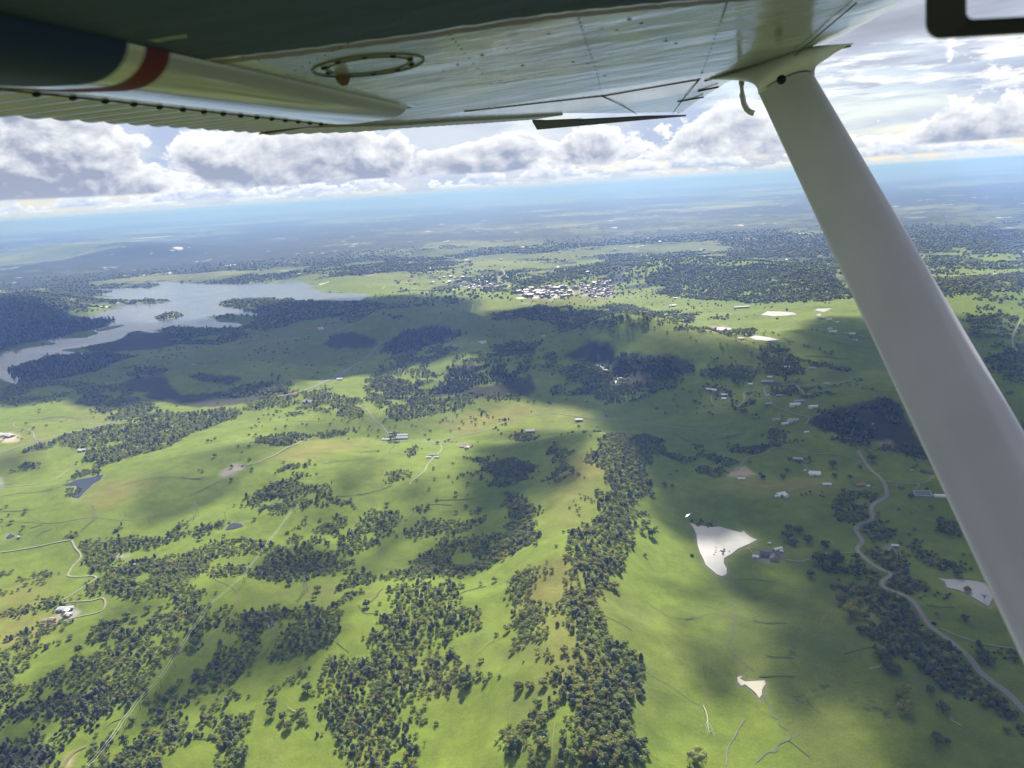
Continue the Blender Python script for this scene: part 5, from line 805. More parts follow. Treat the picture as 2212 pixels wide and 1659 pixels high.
BLD = [  # point, length, width, heading, wall, roof, label, kind, wing
 ('I 470,704', 24, 15, 25, 'grey', 'grey', 'grey roofed house at the head of the drive above the barn', 'house', None), ('I 598,820', 26, 20, 20, 'white', 'white', 'big white barn with a pale curved looking roof at the drive end', 'barn', None), ('I 560,808', 8, 6, 0, 'white', 'white', 'small white shed left of the big white barn', 'shed', None), ('I 525,792', 6, 5, 30, 'white', 'white', 'tiny white shed uphill of the big white barn', 'shed', None),
 ('I 692,900', 18, 9, 10, 'white', 'white', 'white roofed house with cars beside it below the barn', 'house', None), ('I 945,904', 20, 12, 5, 'tan', 'red', 'brown red roofed house alone left of the winding road', 'house', None), ('I 1008,912', 7, 6, 0, 'white', 'white', 'tiny white shed right of the red roofed house', 'shed', None), ('I 335,980', 21, 12, -15, 'white', 'white', 'long white farm building alone in the shaded pasture', 'barn', (14, 9, 5, -6)),
 ('I 1475,805', 22, 14, 30, 'grey', 'dark', 'dark roofed house at the end of the curved drive', 'house', None), ('I 1345,792', 7, 5, 0, 'tan', 'grey', 'small shed by the curved drive head', 'shed', None), ('I 245,1440', 34, 15, 20, 'tan', 'dark', 'large dark roofed mansion in the paved yard by the pond', 'house', (20, 13, 8, -8)), ('I 143,1457', 11, 7, 35, 'white', 'white', 'white shed at the left corner of the mansion yard', 'shed', None), ('I 312,1398', 18, 7, -15, 'white', 'white', 'long white shed at the top corner of the mansion yard', 'shed', None), ('I 340,1416', 6, 5, 0, 'white', 'white', 'tiny white shed beside the long one at the mansion', 'shed', None), ('I 245,1354', 4, 3, 0, 'white', 'white', 'tiny white pump house between pond and mansion', 'shed', None),
 ('I 445,286', 30, 16, 0, 'white', 'white', 'wide white roofed barn by the lane in the shaded valley', 'barn', None), ('I 585,302', 26, 12, 0, 'white', 'white', 'white roofed shed right of the wide valley barn', 'barn', None), ('I 478,260', 30, 9, 0, 'grey', 'grey', 'grey roofed long shed above the wide valley barn', 'barn', None), ('I 368,430', 18, 10, 0, 'white', 'white', 'white roofed house among shaded lanes', 'house', None), ('I 1215,1375', 12, 6, 20, 'white', 'white', 'small white roofed house on the gravel pad by the road', 'house', None), ('I 533,497', 12, 7, 0, 'white', 'white', 'small bright house at the tip of the sunlit knoll', 'house', None), ('I 1045,430', 4, 4, 0, 'white', 'grey', 'lone hut in the dark brush hill', 'shed', None),
 ('I 100,125', 14, 11, 0, 'white', 'white', 'white house by tall dark trees at the lane loop', 'house', None), ('I 250,70', 17, 9, 0, 'white', 'white', 'white roofed house on top of the hamlet', 'house', None), ('I 232,108', 40, 12, 15, 'grey', 'grey', 'long grey shed in the hamlet', 'barn', None), ('I 300,118', 30, 12, 10, 'grey', 'dark', 'dark shed at the right end of the hamlet', 'barn', None), ('I 325,214', 20, 12, 0, 'grey', 'grey', 'grey house inside the lane bend', 'house', None), ('I 235,212', 10, 8, 0, 'white', 'white', 'small white house at the lane edge', 'house', None), ('I 580,212', 22, 12, 0, 'grey', 'dark', 'dark house at the end of the right hand lane', 'house', None), ('I 690,122', 26, 12, 0, 'white', 'grey', 'pale house in trees right of the hamlet', 'house', None), ('I 430,405', 30, 12, 0, 'white', 'grey', 'pale farm roof in the lower cluster of lanes', 'barn', None), ('I 300,398', 20, 10, 10, 'white', 'grey', 'pale house left in the lower cluster of lanes', 'house', None), ('I 240,278', 22, 12, 0, 'grey', 'grey', 'grey house left of the main lane', 'house', None), ('I 560,208', 12, 10, 0, 'white', 'white', 'white outbuilding at the end of the right hand lane', 'shed', None),
 ('H 300,490', 26, 14, 5, 'grey', 'white', 'grey walled barn with a white roof below the valley track', 'barn', None), ('H 675,403', 24, 12, 5, 'tan', 'white', 'lone white roofed barn beside the sunlit track', 'barn', None), ('H 1928,854', 17, 7, 5, 'white', 'white', 'white open shed below the tan bare ground', 'shed', None), ('H 1795,207', 22, 12, 10, 'white', 'white', 'white house inside the loop road', 'house', None), ('H 1795,237', 16, 12, 40, 'white', 'white', 'second white house inside the loop road', 'house', None), ('H 1700,172', 40, 14, 45, 'grey', 'grey', 'grey sheds where the loop road begins', 'barn', None), ('H 1990,190', 24, 12, -30, 'grey', 'dark', 'dark house at the top of the loop road', 'house', None), ('H 2203,990', 10, 7, 0, 'white', 'white', 'white hut at the lit edge of the pasture', 'shed', None), ('H 2145,1353', 5, 4, 0, 'white', 'white', 'white tank house right of the pond', 'shed', None),
 ('B 1212,522', 30, 12, 5, 'white', 'white', 'upper one of two long white barns at the ranch', 'barn', None), ('B 1208,543', 32, 13, 5, 'white', 'white', 'lower one of two long white barns at the ranch', 'barn', None), ('B 1085,552', 22, 13, 20, 'white', 'white', 'white ranch house at the left of the ranch yard', 'house', None), ('B 1132,548', 16, 10, -10, 'white', 'grey', 'grey roofed shed in the middle of the ranch yard', 'shed', None), ('B 1122,500', 13, 8, 0, 'grey', 'grey', 'small grey shed above the ranch yard', 'shed', None), ('B 1440,670', 18, 9, 10, 'grey', 'grey', 'grey roofed shed beside the bright track', 'shed', None), ('B 1474,688', 10, 6, 20, 'white', 'white', 'small white shed right of the bright track', 'shed', None), ('B 1410,688', 12, 6, 0, 'white', 'white', 'low white shed left of the bright track', 'shed', None), ('B 1700,606', 32, 16, 15, 'tan', 'tan', 'pinkish villa ringed by trees at the drive end', 'house', (18, 12, 6, -8)), ('B 2195,487', 24, 13, 5, 'white', 'white', 'white barn at the end of the sunlit ridge track', 'barn', None), ('B 725,88', 20, 14, 0, 'white', 'white', 'white two part barn in the field by the highway', 'barn', None), ('B 485,262', 34, 22, 20, 'grey', 'grey', 'metal roofed hall among trees', 'barn', None), ('B 370,207', 30, 16, 20, 'tan', 'red', 'reddish roadside building by the highway', 'house', None), ('B 440,550', 22, 8, 25, 'cream', 'tan', 'pale long shed at the track below the wood', 'shed', None),
 ('A 75,525', 36, 16, 35, 'grey', 'white', 'big white roofed hall on pale bare ground at the left edge', 'barn', None), ('A 15,520', 30, 14, 40, 'white', 'white', 'white roofed hall cut by the left edge', 'barn', None), ('A 625,637', 18, 10, 30, 'white', 'white', 'left white farmhouse in the wood clearing', 'house', None), ('A 655,632', 15, 9, 20, 'white', 'white', 'middle white farmhouse in the wood clearing', 'house', None), ('A 690,630', 12, 8, 0, 'cream', 'tan', 'right pale farmhouse in the wood clearing', 'house', None), ('A 150,1304', 7, 4, 20, 'white', 'white', 'tiny white trough shed beside the dark left pond', 'shed', None), ('A 1075,612', 10, 7, 0, 'white', 'white', 'tiny white cabin inside the dark wood', 'house', None), ('A 1876,748', 7, 5, 0, 'white', 'grey', 'tiny pump house at the bare dam', 'shed', None),
 ('E 500,362', 18, 9, 10, 'cream', 'white', 'long white roofed ranch house in its gravel yard', 'house', (11, 8, 7, -3)), ('E 545,352', 12, 8, -10, 'cream', 'white', 'white roofed east block of the ranch house yard', 'house', None), ('E 528,405', 11, 8, 20, 'cream', 'white', 'white garage below the ranch house', 'shed', None), ('E 462,366', 9, 7, 30, 'cream', 'white', 'small white shed left of the ranch house', 'shed', None), ('E 400,442', 11, 7, 15, 'tan', 'tan', 'pinkish shed on the bare slope below the ranch house', 'shed', None), ('E 1050,16', 7, 4, 10, 'white', 'white', 'tiny white shed hidden in the upper wood', 'shed', None),
 ('M 1135,833', 100, 22, 3, 'tan', 'white', 'very long pale poultry barn at the field edge', 'barn', None), ('M 1130,1044', 30, 18, 0, 'white', 'white', 'white farmhouse left of the glaring pond', 'house', None), ('M 1750,1000', 40, 18, 10, 'white', 'white', 'long white barn at the left of the far farm', 'barn', None), ('M 1730,980', 24, 12, 0, 'white', 'white', 'upper white barn of the far farm', 'barn', None), ('M 1880,1014', 34, 14, 0, 'white', 'white', 'white barn at the right of the far farm', 'barn', None), ('M 1845,1010', 22, 12, 20, 'grey', 'grey', 'grey shed in the middle of the far farm', 'shed', None), ('M 1900,1055', 26, 12, 0, 'white', 'grey', 'shed below the far farm', 'shed', None), ('M 1430,1238', 40, 12, 0, 'white', 'white', 'long white roofs in trees on the shaded knoll', 'house', None), ('M 1610,1245', 30, 12, 0, 'white', 'grey', 'pale house right of the shaded knoll', 'house', None),
 ('M 690,770', 34, 16, 0, 'white', 'white', 'white building at the wooded hill foot', 'house', None), ('M 955,772', 40, 18, 0, 'tan', 'tan', 'tan building at the wooded hill foot', 'house', None), ('M 790,750', 36, 16, 0, 'white', 'white', 'white building below the hill road', 'house', None), ('M 1170,748', 36, 16, 0, 'white', 'white', 'white house high on the wooded hill', 'house', None), ('M 670,822', 50, 20, 0, 'white', 'white', 'white shed where the lane meets the grove', 'barn', None), ('M 1725,915', 26, 14, 0, 'white', 'white', 'white hut in the shaded far field', 'shed', None), ('M 1780,933', 18, 12, 0, 'white', 'white', 'small white hut in the shaded far field', 'shed', None)]
pts = at(np.array([pix(b[0])[0] for b in BLD]))
for b, p in zip(BLD, pts): k_ = 0.68 if b[0][0] == 'M' else (0.82 if b[0][0] in 'HI' else 0.95); house(p, b[1] * k_, b[2] * k_, b[3], b[4], b[5], b[6], b[7], b[7], 4.6 if b[7] == 'barn' else (2.6 if b[7] == 'shed' else 3.3), None, b[7] == 'house', b[8])
# riding arena: pale fenced rectangle
ar = G('I 1358,957 1484,958 1508,990 1372,988'); c0 = ar.mean(0); e = empty('riding_arena', c0, 0, 'rectangular riding arena with white rails and a shed row', 'arena')
m_ = MB(); q_ = ar - c0; q_[:, 2] = q_[:, 2].max() + 0.4; m_.add(q_, [(3, 2, 1, 0)]); m_.build('sand_floor', mat('arena_sand', (0.20, 0.22, 0.19), 0.9, nscale=0.2, namt=0.2), e)
m_ = MB()
for i in range(4):
    a, b = q_[i], q_[(i + 1) % 4]
    m_.tube([a + [0, 0, 1.2], b + [0, 0, 1.2]], 0.45, 4)
    for t in np.linspace(0, 1, 9): m_.tube([a + (b - a) * t, a + (b - a) * t + [0, 0, 1.5]], 0.15, 4)
m_.build('rail', WALLM['white'], e)
m_ = MB(); d_ = q_[2] - q_[3]; m_.box(q_[2] + np.array([14, -3, 2]), (24, 7, 4), rz=math.atan2(d_[1], d_[0])); m_.build('shed_row', ROOFM['white'], e)
# the town: many buildings a few pixels each share their meshes
w, rf = gable(1, 0.6, 0.28, 0.10, 0.02); tmesh = []; ROOFM['pale'] = mat('roof_pale', (0.40, 0.40, 0.39), 0.6, nscale=0.4, namt=0.12)
for a in ('grey', 'tan', 'pale', 'dark'):
    m_ = MB(); m_.add(w.V, w.F, 0); m_.add(rf.V, rf.F, 1); m_.V = [(x, y, max(z, -0.1)) for x, y, z in m_.V]
    tmesh.append(mesh_py('distant_building', m_.V, m_.F, [WALLM['cream' if a == 'pale' else 'tan'], ROOFM[a]], False, m_.M))
TOWN = [('L 1560,735 1700,700 1900,695 1960,745 1850,775 1600,765', 60, 24, 'large pale shed in the commercial part of the distant town', 'large sheds of the distant town'), ('L 1980,690 2100,655 2212,650 2212,765 2060,765', 45, 15, 'small pale house in the dense right part of the distant town', 'houses in the right part of the distant town'), ('M 0,690 60,670 200,660 290,690 260,745 60,765', 40, 15, 'small pale house in the dense right part of the distant town', 'houses in the right part of the distant town'),
        ('L 1160,690 1290,655 1420,665 1440,705 1250,710', 45, 15, 'small pale house in the left part of the distant town', 'houses in the left part of the distant town'), ('L 700,650 900,600 1250,600 1400,640 1150,670 800,690', 45, 15, 'pale house in the thin suburb above the lake head', 'houses of the suburb above the lake'), ('L 1100,560 1500,480 2000,440 2212,430 2212,600 1600,600', 36, 15, 'pale speck of a house on the wooded plain beyond the town', 'houses on the wooded plain'), ('M 0,430 800,330 1500,400 1700,520 1300,560 300,560', 36, 16, 'pale speck of a roof on the far plain near the strut', 'roofs on the far plain')]
def in_poly(P, n):
    lo, hi = P.min(0), P.max(0); out = np.empty((0, 2))
    while len(out) < n:
        c = lo + (hi - lo) * rng.random((4 * n, 2)); out = np.vstack([out, c[inside(c[:, 0], c[:, 1], P)]])
    return out[:n]
for s, n, L, lab, grp in TOWN:
    P = G(s)[:, :2]; xy = in_poly(P, n); hh = h_of(xy[:, 0], xy[:, 1])
    for i in range(n):
        if any(inside(xy[i:i + 1, 0], xy[i:i + 1, 1], w_[0])[0] for w_ in WATERS): continue
        l = L * (0.6 + 0.9 * random.random() ** 2); o = obj('distant_building', tmesh[random.randrange(4)], None, label=lab, category='building', group=grp)
        o.location = (xy[i, 0], xy[i, 1], hh[i]); o.rotation_euler = (0, 0, random.random() * 3.1); o.scale = (l, l, min(l, 26))

# ------------------------------------------------------------------ power line, pylons, dead trees
WOOD = mat('weathered_wood', (0.12, 0.10, 0.08), 0.9); STEEL = mat('galvanised_steel', (0.55, 0.56, 0.56), 0.5, metal=0.4); WIRE = mat('bright_wire', (0.9, 0.9, 0.84), 0.4, spec=0.6); DEADW = mat('bleached_wood', (0.62, 0.58, 0.50), 0.8)  # sun glint of the wires is put into their near-white colour
PP = np.vstack([G('B 380,1122')[:1], G('B 190,1385'), G('B 30,1600'), G('E 1885,155'), G('E 1620,398'), G('E 1485,590'), G('E 1352,800'), G('E 1245,965'), G('E 1085,1130'), G('E 962,1295'), G('E 845,1470'), G('E 690,1650')])
tops = []; pm, cm_ = MB(), MB(); pm.tube([(0, 0, -1), (0, 0, 15)], [0.28, 0.18], 6); cm_.box((0, 0, 14.2), (4.4, 0.22, 0.25))
for sx in (-2, 0, 2): cm_.tube([(sx, 0, 14.3), (sx, 0, 14.8)], 0.12, 5)
pme, cme = mesh_py('shaft', pm.V, pm.F, WOOD), mesh_py('crossarm', cm_.V, cm_.F, WOOD)
PL = ['topmost', 'second', 'third', 'fourth', 'fifth', 'sixth', 'seventh', 'eighth', 'ninth', 'tenth', 'eleventh', 'last']
for i, p in enumerate(PP):
    d = PP[min(i + 1, len(PP) - 1)] - PP[max(i - 1, 0)]; e = empty('utility_pole', p, math.atan2(d[1], d[0]) + 1.5708, f'wooden utility pole, {PL[i]} from the top along the glinting wire', 'utility pole', 'poles of the glinting power line')
    obj('shaft', pme, e); obj('crossarm', cme, e); tops.append((p, math.atan2(d[1], d[0]) + 1.5708))
wr = MB()
for i in range(len(tops) - 1):
    for sx in (-1.7, 1.7):
        a, b = [np.array([t[0][0] + math.cos(t[1]) * sx, t[0][1] + math.sin(t[1]) * sx, t[0][2] + 14.8]) for t in (tops[i], tops[i + 1])]
        wr.tube([a + (b - a) * t - np.array([0, 0, 6.0 * t * (1 - t)]) for t in np.linspace(0, 1, 7)], 0.17, 4)
wr.build('power_line', WIRE, None, label='thin bright power line wires glinting down the left foreground', category='power line')
for i, (s, lab) in enumerate([('F 463,212', 'pale lattice pylon on bright grass above the left meadow wood'), ('F 222,585', 'pale lattice pylon in the slanting clearing'), ('E 735,1165 A 735,1160', 'faint pale pylon in the open left pasture'), ('A 1522,1130', 'faint pale pylon in the middle of the left pasture')]):
    p = G(s)[-1]; e = empty('pylon', p, 0.5, lab, 'pylon'); H = 30.0; lg = MB(); br = MB(); arms = MB()
    for sx in (-1, 1):
        for sy in (-1, 1): lg.tube([(3 * sx, 3 * sy, -0.5), (0.7 * sx, 0.7 * sy, H)], [0.26, 0.15], 4)
    for k in range(6):
        w0, w1 = 3 - 2.3 * k / 6, 3 - 2.3 * (k + 1) / 6
        for sx, sy, tx, ty in ((-1, -1, 1, -1), (1, -1, 1, 1), (1, 1, -1, 1), (-1, 1, -1, -1)):
            br.tube([(w0 * sx, w0 * sy, H * k / 6), (w1 * tx, w1 * ty, H * (k + 1) / 6)], 0.1, 3); br.tube([(w0 * tx, w0 * ty, H * k / 6), (w1 * sx, w1 * sy, H * (k + 1) / 6)], 0.1, 3)
    for z, l in ((H * 0.72, 6), (H * 0.86, 5), (H, 4)): arms.tube([(-l, 0, z), (0, 0, z + 0.8), (l, 0, z)], 0.22, 4)
    lg.build('leg', STEEL, e); br.build('bracing', STEEL, e); arms.build('crossarm', STEEL, e)
for s in ['A 968,1148 A 1152,1195 A 1498,1170 A 1742,1165 A 440,1245 A 28,1265']:
    for p, lab in zip(G(s), ['short pole left of centre in the left pasture', 'pole above the small clump in the left pasture', 'crossarmed pole in the middle of the left pasture', 'slanting pole above the small blue pond', 'pole above the fenced field corner', 'pole at the left edge above the dark pond']):
        e = empty('utility_pole', p, 0.3, 'thin dark wooden ' + lab, 'utility pole'); obj('shaft', pme, e); obj('crossarm', cme, e)
def deadtree(s, lab, L, r):
    P = G(s); m = MB(); a, b = P[0], P[-1]; d = (b - a) / np.linalg.norm(b - a); n = np.array([-d[1], d[0], 0]); Lr = np.linalg.norm(b - a); rr = random.Random(5)
    m.tube([a + d * Lr * t + n * Lr * 0.03 * math.sin(5 * t) + [0, 0, r + 0.8] for t in (0, .2, .4, .6, .8, 1)], [r, r * .9, r * .75, r * .6, r * .4, r * .15], 6)
    for k in range(7):
        t = 0.55 + 0.06 * k; sg = 1 if k % 2 else -1; q0 = a + d * Lr * t + [0, 0, r + 0.8]; l = Lr * (0.16 + 0.16 * rr.random())
        m.tube([q0, q0 + (d * 0.8 + n * sg * 0.35) * l * 0.5 + [0, 0, 1], q0 + (d * 0.95 + n * sg * 0.3) * l], [r * .35, r * .25, r * .08], 4)
    for k in range(4):
        q0 = a + [0, 0, r + 0.8]; an = 1.2 * k; m.tube([q0, q0 - d * 2.5 + n * 2 * math.cos(an) + [0, 0, 1 + 2 * math.sin(an)]], [r * .5, r * .1], 4)
    m.build('fallen_tree', DEADW, None, label=lab, category='dead tree')
deadtree('G 1635,1110 1690,1325', 'long white fallen dead tree lying on the open pasture', 30, 0.62); deadtree('J 1660,1222 1725,1262', 'small white fallen dead tree in the bottom right shade', 10, 0.35); deadtree('F 390,1150 322,1118', 'grey fallen branches on grass among lone oaks', 12, 0.4); deadtree('J 1100,800 1015,825', 'dark fallen trunk on the shaded pasture', 14, 0.5)

# ------------------------------------------------------------------ clouds overhead: they shade the ground
SHADE = [  # shaded ground outline, darkness, edge softness
 ('K -500,700 0,780 300,790 700,890 1000,930 1300,930 1700,850 2212,775 L 560,760 900,730 1100,760 1280,792 1180,850 1300,858 1560,832 1720,812 2000,830 2212,850 M 200,870 300,930 420,952 560,972 650,1000 715,1040 700,1090 640,1130 590,1150 380,1120 330,1150 200,1200 0,1200 L 2000,1180 1850,1150 1750,1170 1480,1160 1400,1130 1390,1060 1280,1030 1200,1032 1050,1092 900,1112 780,1142 700,1155 650,1205 560,1212 480,1235 350,1265 200,1330 0,1400 K 1960,1290 1900,1250 1840,1250 1750,1230 1500,1260 1250,1265 1100,1300 900,1310 750,1310 300,1345 0,1400 -500,1500', .985, 90),
 ('M 640,1170 900,1175 1050,1095 1180,1060 1430,1062 1480,1030 1400,985 1560,935 1750,890 2212,880 2900,880 I 2600,600 2600,900 1600,860 900,850 300,900 250,930 H 2212,880 2000,815 1800,795 1620,850 1460,830 1340,812 1180,775 1110,720 1065,630 1040,545 900,490 870,430 850,340 890,295', .985, 55),
 ('H 1530,1000 1700,962 2000,992 I 200,985 350,960 500,960 900,850 1600,860 2600,900 2600,1700 J 2700,1900 1400,1700 1400,1400 1390,1270 1340,1170 1250,1140 1100,1085 860,1045 640,1150 400,1130 300,1060 240,980 230,900 340,850 360,740 400,620 500,550 700,510 880,500 900,400 700,390 500,400 300,420 290,360 330,320 260,290 0,250 G 1880,250 1800,160 1780,60 H 1815,1560 1660,1500 1600,1400 1560,1250 1530,1150', .985, 34),
 ('G 1380,200 1500,175 1640,190 1750,240 1700,305 1540,290 1450,250', .92, 26),
 ('H 0,530 200,490 400,480 700,460 820,480 700,525 560,555 450,595 300,665 130,705 0,722 B 1650,720 1480,790 1360,870 1300,950 1275,920 1300,870 1480,775 1640,715 1760,690 1800,640 1880,590 2212,540', .93, 40),
 ('H 0,740 150,710 330,760 340,800 200,890 130,920 0,960 B 1990,920 1900,1020 1700,1100 1500,1170 1300,1300 1100,1450 1000,1480 1050,1330 1230,1250 1400,1130 1700,1010 1950,930 1850,760 2000,720', .93, 40),
 ('B 560,800 680,770 820,790 900,850 980,920 880,1000 720,960 640,860', .5, 60), ('B 840,680 980,670 1150,690 1140,720 950,760 830,730', .85, 40), ('B 700,380 900,370 1000,420 800,470 600,510 400,500 280,490 400,440 560,420', .55, 60), ('B 1040,380 1250,360 1500,420 1350,500 1150,490', .5, 60),
 ('A 1240,700 1500,640 1800,590 2050,560 2212,590 2000,680 1700,720 1400,740', .82, 45), ('A -100,690 150,640 400,600 200,650 300,740 450,750 250,790 -100,820', .85, 40), ('B -60,1530 60,1440 200,1420 560,1330 760,1400 900,1450 1060,1520 1000,1580 F 800,60 480,135 200,145 0,90', .95, 30),
 ('E 820,400 900,320 1100,280 1320,290 1250,340 1100,380 950,420', .82, 26), ('F 200,380 300,360 480,290 560,300 400,420 250,520', .5, 30), ('L 980,1400 1100,1230 1500,1200 1700,1300 1640,1420 1200,1460', .5, 90), ('H 240,560 480,540 560,590 400,640', .4, 50)]
HOLES = [('K 1090,1300 1250,1262 1500,1256 1750,1226 1850,1246 1980,1300 1900,1350 1600,1400 1200,1430', 45), ('J 1540,100 1850,130 1970,190 1990,270 1950,345 1780,260 1600,190', 14), ('H 1520,1180 1720,1205 1950,1240 2060,1320 1900,1400 1800,1480 1830,1600 1700,1600 1600,1480 1560,1300', 14), ('I 540,490 620,505 740,540 850,590 830,620 720,600 600,545', 26), ('I 560,680 700,690 770,712 650,735 570,712', 22), ('J 90,60 250,30 420,110 560,190 420,235 200,215', 24), ('I 280,1100 400,1025 560,1065 480,1115', 20), ('M 1220,1010 1400,980 1520,945 1540,955 1400,1000', 30), ('J 820,380 930,380 920,430 840,440', 14), ('M 1560,1150 1800,1130 1960,1160 1800,1190', 40), ('K 880,990 1090,1000 1000,1012', 30)]
HOLEP = [(G(s)[:, :2], e_) for s, e_ in HOLES]
m = bpy.data.materials.new('cloud'); m.use_nodes = True; X.nt = t = m.node_tree
a = t.nodes.new('ShaderNodeAttribute'); a.attribute_name = 'tint'; mx = t.nodes.new('ShaderNodeMixShader'); tp = t.nodes.new('ShaderNodeBsdfTransparent'); b = t.nodes['Principled BSDF']
b.inputs['Base Color'].default_value = (0.85, 0.86, 0.88, 1); b.inputs['Roughness'].default_value = 1; b.inputs['Specular IOR Level'].default_value = 0
ss = t.nodes.new('ShaderNodeSeparateColor'); t.links.new(a.outputs['Color'], ss.inputs[0]); t.links.new(ss.outputs[0], mx.inputs[0]); t.links.new(tp.outputs[0], mx.inputs[1]); t.links.new(b.outputs[0], mx.inputs[2]); t.links.new(mx.outputs[0], t.nodes['Material Output'].inputs[0])
CLOUD = m; ALT = 2600.0; CV, CF, CA = [], [], []; cb = 0
for s, dark, soft in SHADE:
    p = G(s)[:, :2]; pad = soft * 2.2; lo, hi = p.min(0) - pad, p.max(0) + pad; cell = max(soft * 0.45, (hi - lo).max() / 260)
    nx, ny = int((hi[0] - lo[0]) / cell) + 2, int((hi[1] - lo[1]) / cell) + 2
    gx, gy = np.meshgrid(lo[0] + cell * np.arange(nx), lo[1] + cell * np.arange(ny)); x, y = gx.ravel(), gy.ravel()
    d = seg_dist(x, y, p, True); d = np.where(inside(x, y, p), -d, d) + (fbm(x, y, soft * 4.5, 4, 201) - 0.5) * soft * 2.6
    al = (1 - smooth(d, -soft, soft)) * dark * (0.93 + 0.14 * fbm(x, y, soft * 8, 3, 202))
    for hp, hs in HOLEP:
        dd = sdf(x, y, hp, 300) + (fbm(x, y, 60, 3, 203) - 0.5) * 40; al *= smooth(dd, -hs, hs)
    al = np.clip(al, 0, 0.99); gh = h_of(x, y); off = (ALT - gh) / math.tan(SUN_EL)
    cx, cyy = x + math.sin(SUN_AZ) * off, y + math.cos(SUN_AZ) * off
    i = (np.arange(ny - 1)[:, None] * nx + np.arange(nx - 1)[None, :]).ravel(); Q = np.stack([i, i + 1, i + nx + 1, i + nx], 1); Q = Q[al[Q].max(1) > 0.004]
    one = 1 - np.sqrt(1 - al)     # a ray passes the base and the top
    z0 = np.full(len(x), ALT) + 6 * (1 - al); z1 = ALT + 8 + 240 * al * (0.6 + 0.8 * fbm(x, y, soft * 3, 4, 204))
    n = len(x); CV += [np.stack([cx, cyy, z0], 1), np.stack([cx, cyy, z1], 1)]; CF += [Q[:, ::-1] + cb, Q + cb + n]; CA += [one, one]; cb += 2 * n
obj('clouds', mesh_np('clouds', np.vstack(CV), np.vstack(CF), CLOUD, np.repeat(np.concatenate(CA)[:, None], 3, 1), smooth=True), kind='stuff')

# ------------------------------------------------------------------ haze
hm = bpy.data.materials.new('haze'); hm.use_nodes = True; t = hm.node_tree; t.nodes.remove(t.nodes['Principled BSDF'])
pv = t.nodes.new('ShaderNodeVolumePrincipled'); pv.inputs['Density'].default_value = 1.0e-4; pv.inputs['Color'].default_value = (0.150, 0.272, 0.70, 1); pv.inputs['Absorption Color'].default_value = (0.60, 0.66, 0.66, 1); pv.inputs['Anisotropy'].default_value = 0.15; pv.inputs['Density Attribute'].default_value = ''
t.links.new(pv.outputs[0], t.nodes['Material Output'].inputs['Volume'])
ZTOP = max(ZHIGH, 604.0) + 6.0; ZBOT = ZLOW - 4.0
MB().box((0, 0, (ZTOP + ZBOT) / 2), (240000, 240000, ZTOP - ZBOT)).build('haze', hm, None, kind='stuff')

# ------------------------------------------------------------------ the aircraft: frame axes are forward, span and up of its left wing
Sx = np.array([0.16508413, 0.98587955, 0.02808459]); Fw = np.array([0.98354254, -0.16667916, 0.06972896]); Nn = np.cross(Fw, Sx)
plane = empty('airplane', EYE, 0, 'high wing light aircraft seen from its cabin, white with navy and red bands', 'airplane')
plane.matrix_world = Matrix(((Fw[0], Sx[0], Nn[0], EYE[0]), (Fw[1], Sx[1], Nn[1], EYE[1]), (Fw[2], Sx[2], Nn[2], EYE[2]), (0, 0, 0, 1)))
LOC = np.stack([Fw, Sx, Nn])
NW, KW = 0.20, 0.016
def lray(x, y): return LOC @ rays(np.array([[x, y]]))[0]
def skin(x, y, n0=NW, k=KW):
    d = lray(x, y); t = n0 / d[2]
    for _ in range(40): t = 0.5 * t + 0.5 * (n0 + 0.034 * min(max(0, t * d[1] - 2.42), 1.6) + 0.006 * max(0, t * d[1] - 4.02)) / d[2]
    return d * t
def paint(nm, attr=True, color=(0.6, 0.6, 0.58), rough=0.16, bump=0.0, bvec=None, bscale=1.0, namt=0.0):
    return mat(nm, color, rough, attr=attr, spec=0.5, coat=0.5, bump=bump, bvec=bvec, bscale=bscale, nscale=9, namt=namt)
def dull_dark(m):
    X.nt = t = m.node_tree; a = [n for n in t.nodes if n.type == 'ATTRIBUTE'][0]; b = t.nodes['Principled BSDF']; q = t.nodes.new('ShaderNodeSeparateColor'); t.links.new(a.outputs['Color'], q.inputs[0])
    k = sstep(X(q.outputs[1]), 0.02, 0.3); t.links.new((k * 0.44 + 0.06).v, b.inputs['Specular IOR Level']); t.links.new((0.55 - k * 0.40).v, b.inputs['Roughness']); t.links.new((k * 0.25).v, b.inputs['Coat Weight']); return m
P_SKIN = paint('wing_paint', bump=0.010, bvec=(1.6, 3.2, 1), bscale=1.6, namt=0.10); P_FLAP = paint('flap_paint', rough=0.30, namt=0.06); P_WHITE = mat('strut_paint', (0.80, 0.745, 0.785), 0.32, spec=0.5, coat=0.3, nscale=4, namt=0.13); P_NAVY = paint('navy_paint', False, (0.012, 0.02, 0.035)); BLACK = mat('matt_black', (0.012, 0.012, 0.012), 0.6); ALU = mat('aluminium', (0.45, 0.44, 0.42), 0.35, metal=0.6); DIRTY = mat('grimy_seam', (0.10, 0.09, 0.07), 0.7)
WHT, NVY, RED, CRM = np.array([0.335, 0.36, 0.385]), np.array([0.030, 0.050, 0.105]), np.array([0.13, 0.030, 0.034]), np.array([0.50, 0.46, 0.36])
fLE = lambda s: np.interp(s, [-1, 2.25, 3.4, 4.4, 5.4, 6.3], [0.60, 0.605, 0.52, 0.49, 0.44, 0.37])
fTE = lambda s: np.interp(s, [-1, 2.06, 2.3, 2.78, 3.45, 4.0, 4.9, 6.3], [-0.98, -0.97, -0.885, -0.74, -0.61, -0.47, -0.19, 0.33])
fREAR = lambda s: np.where(s < 2.08, -0.545, np.minimum(fTE(s) + 0.15, 0.36))
lift = lambda s: 0.034 * np.clip(s - 2.42, 0, 1.6) + 0.006 * np.maximum(0, s - 4.02)
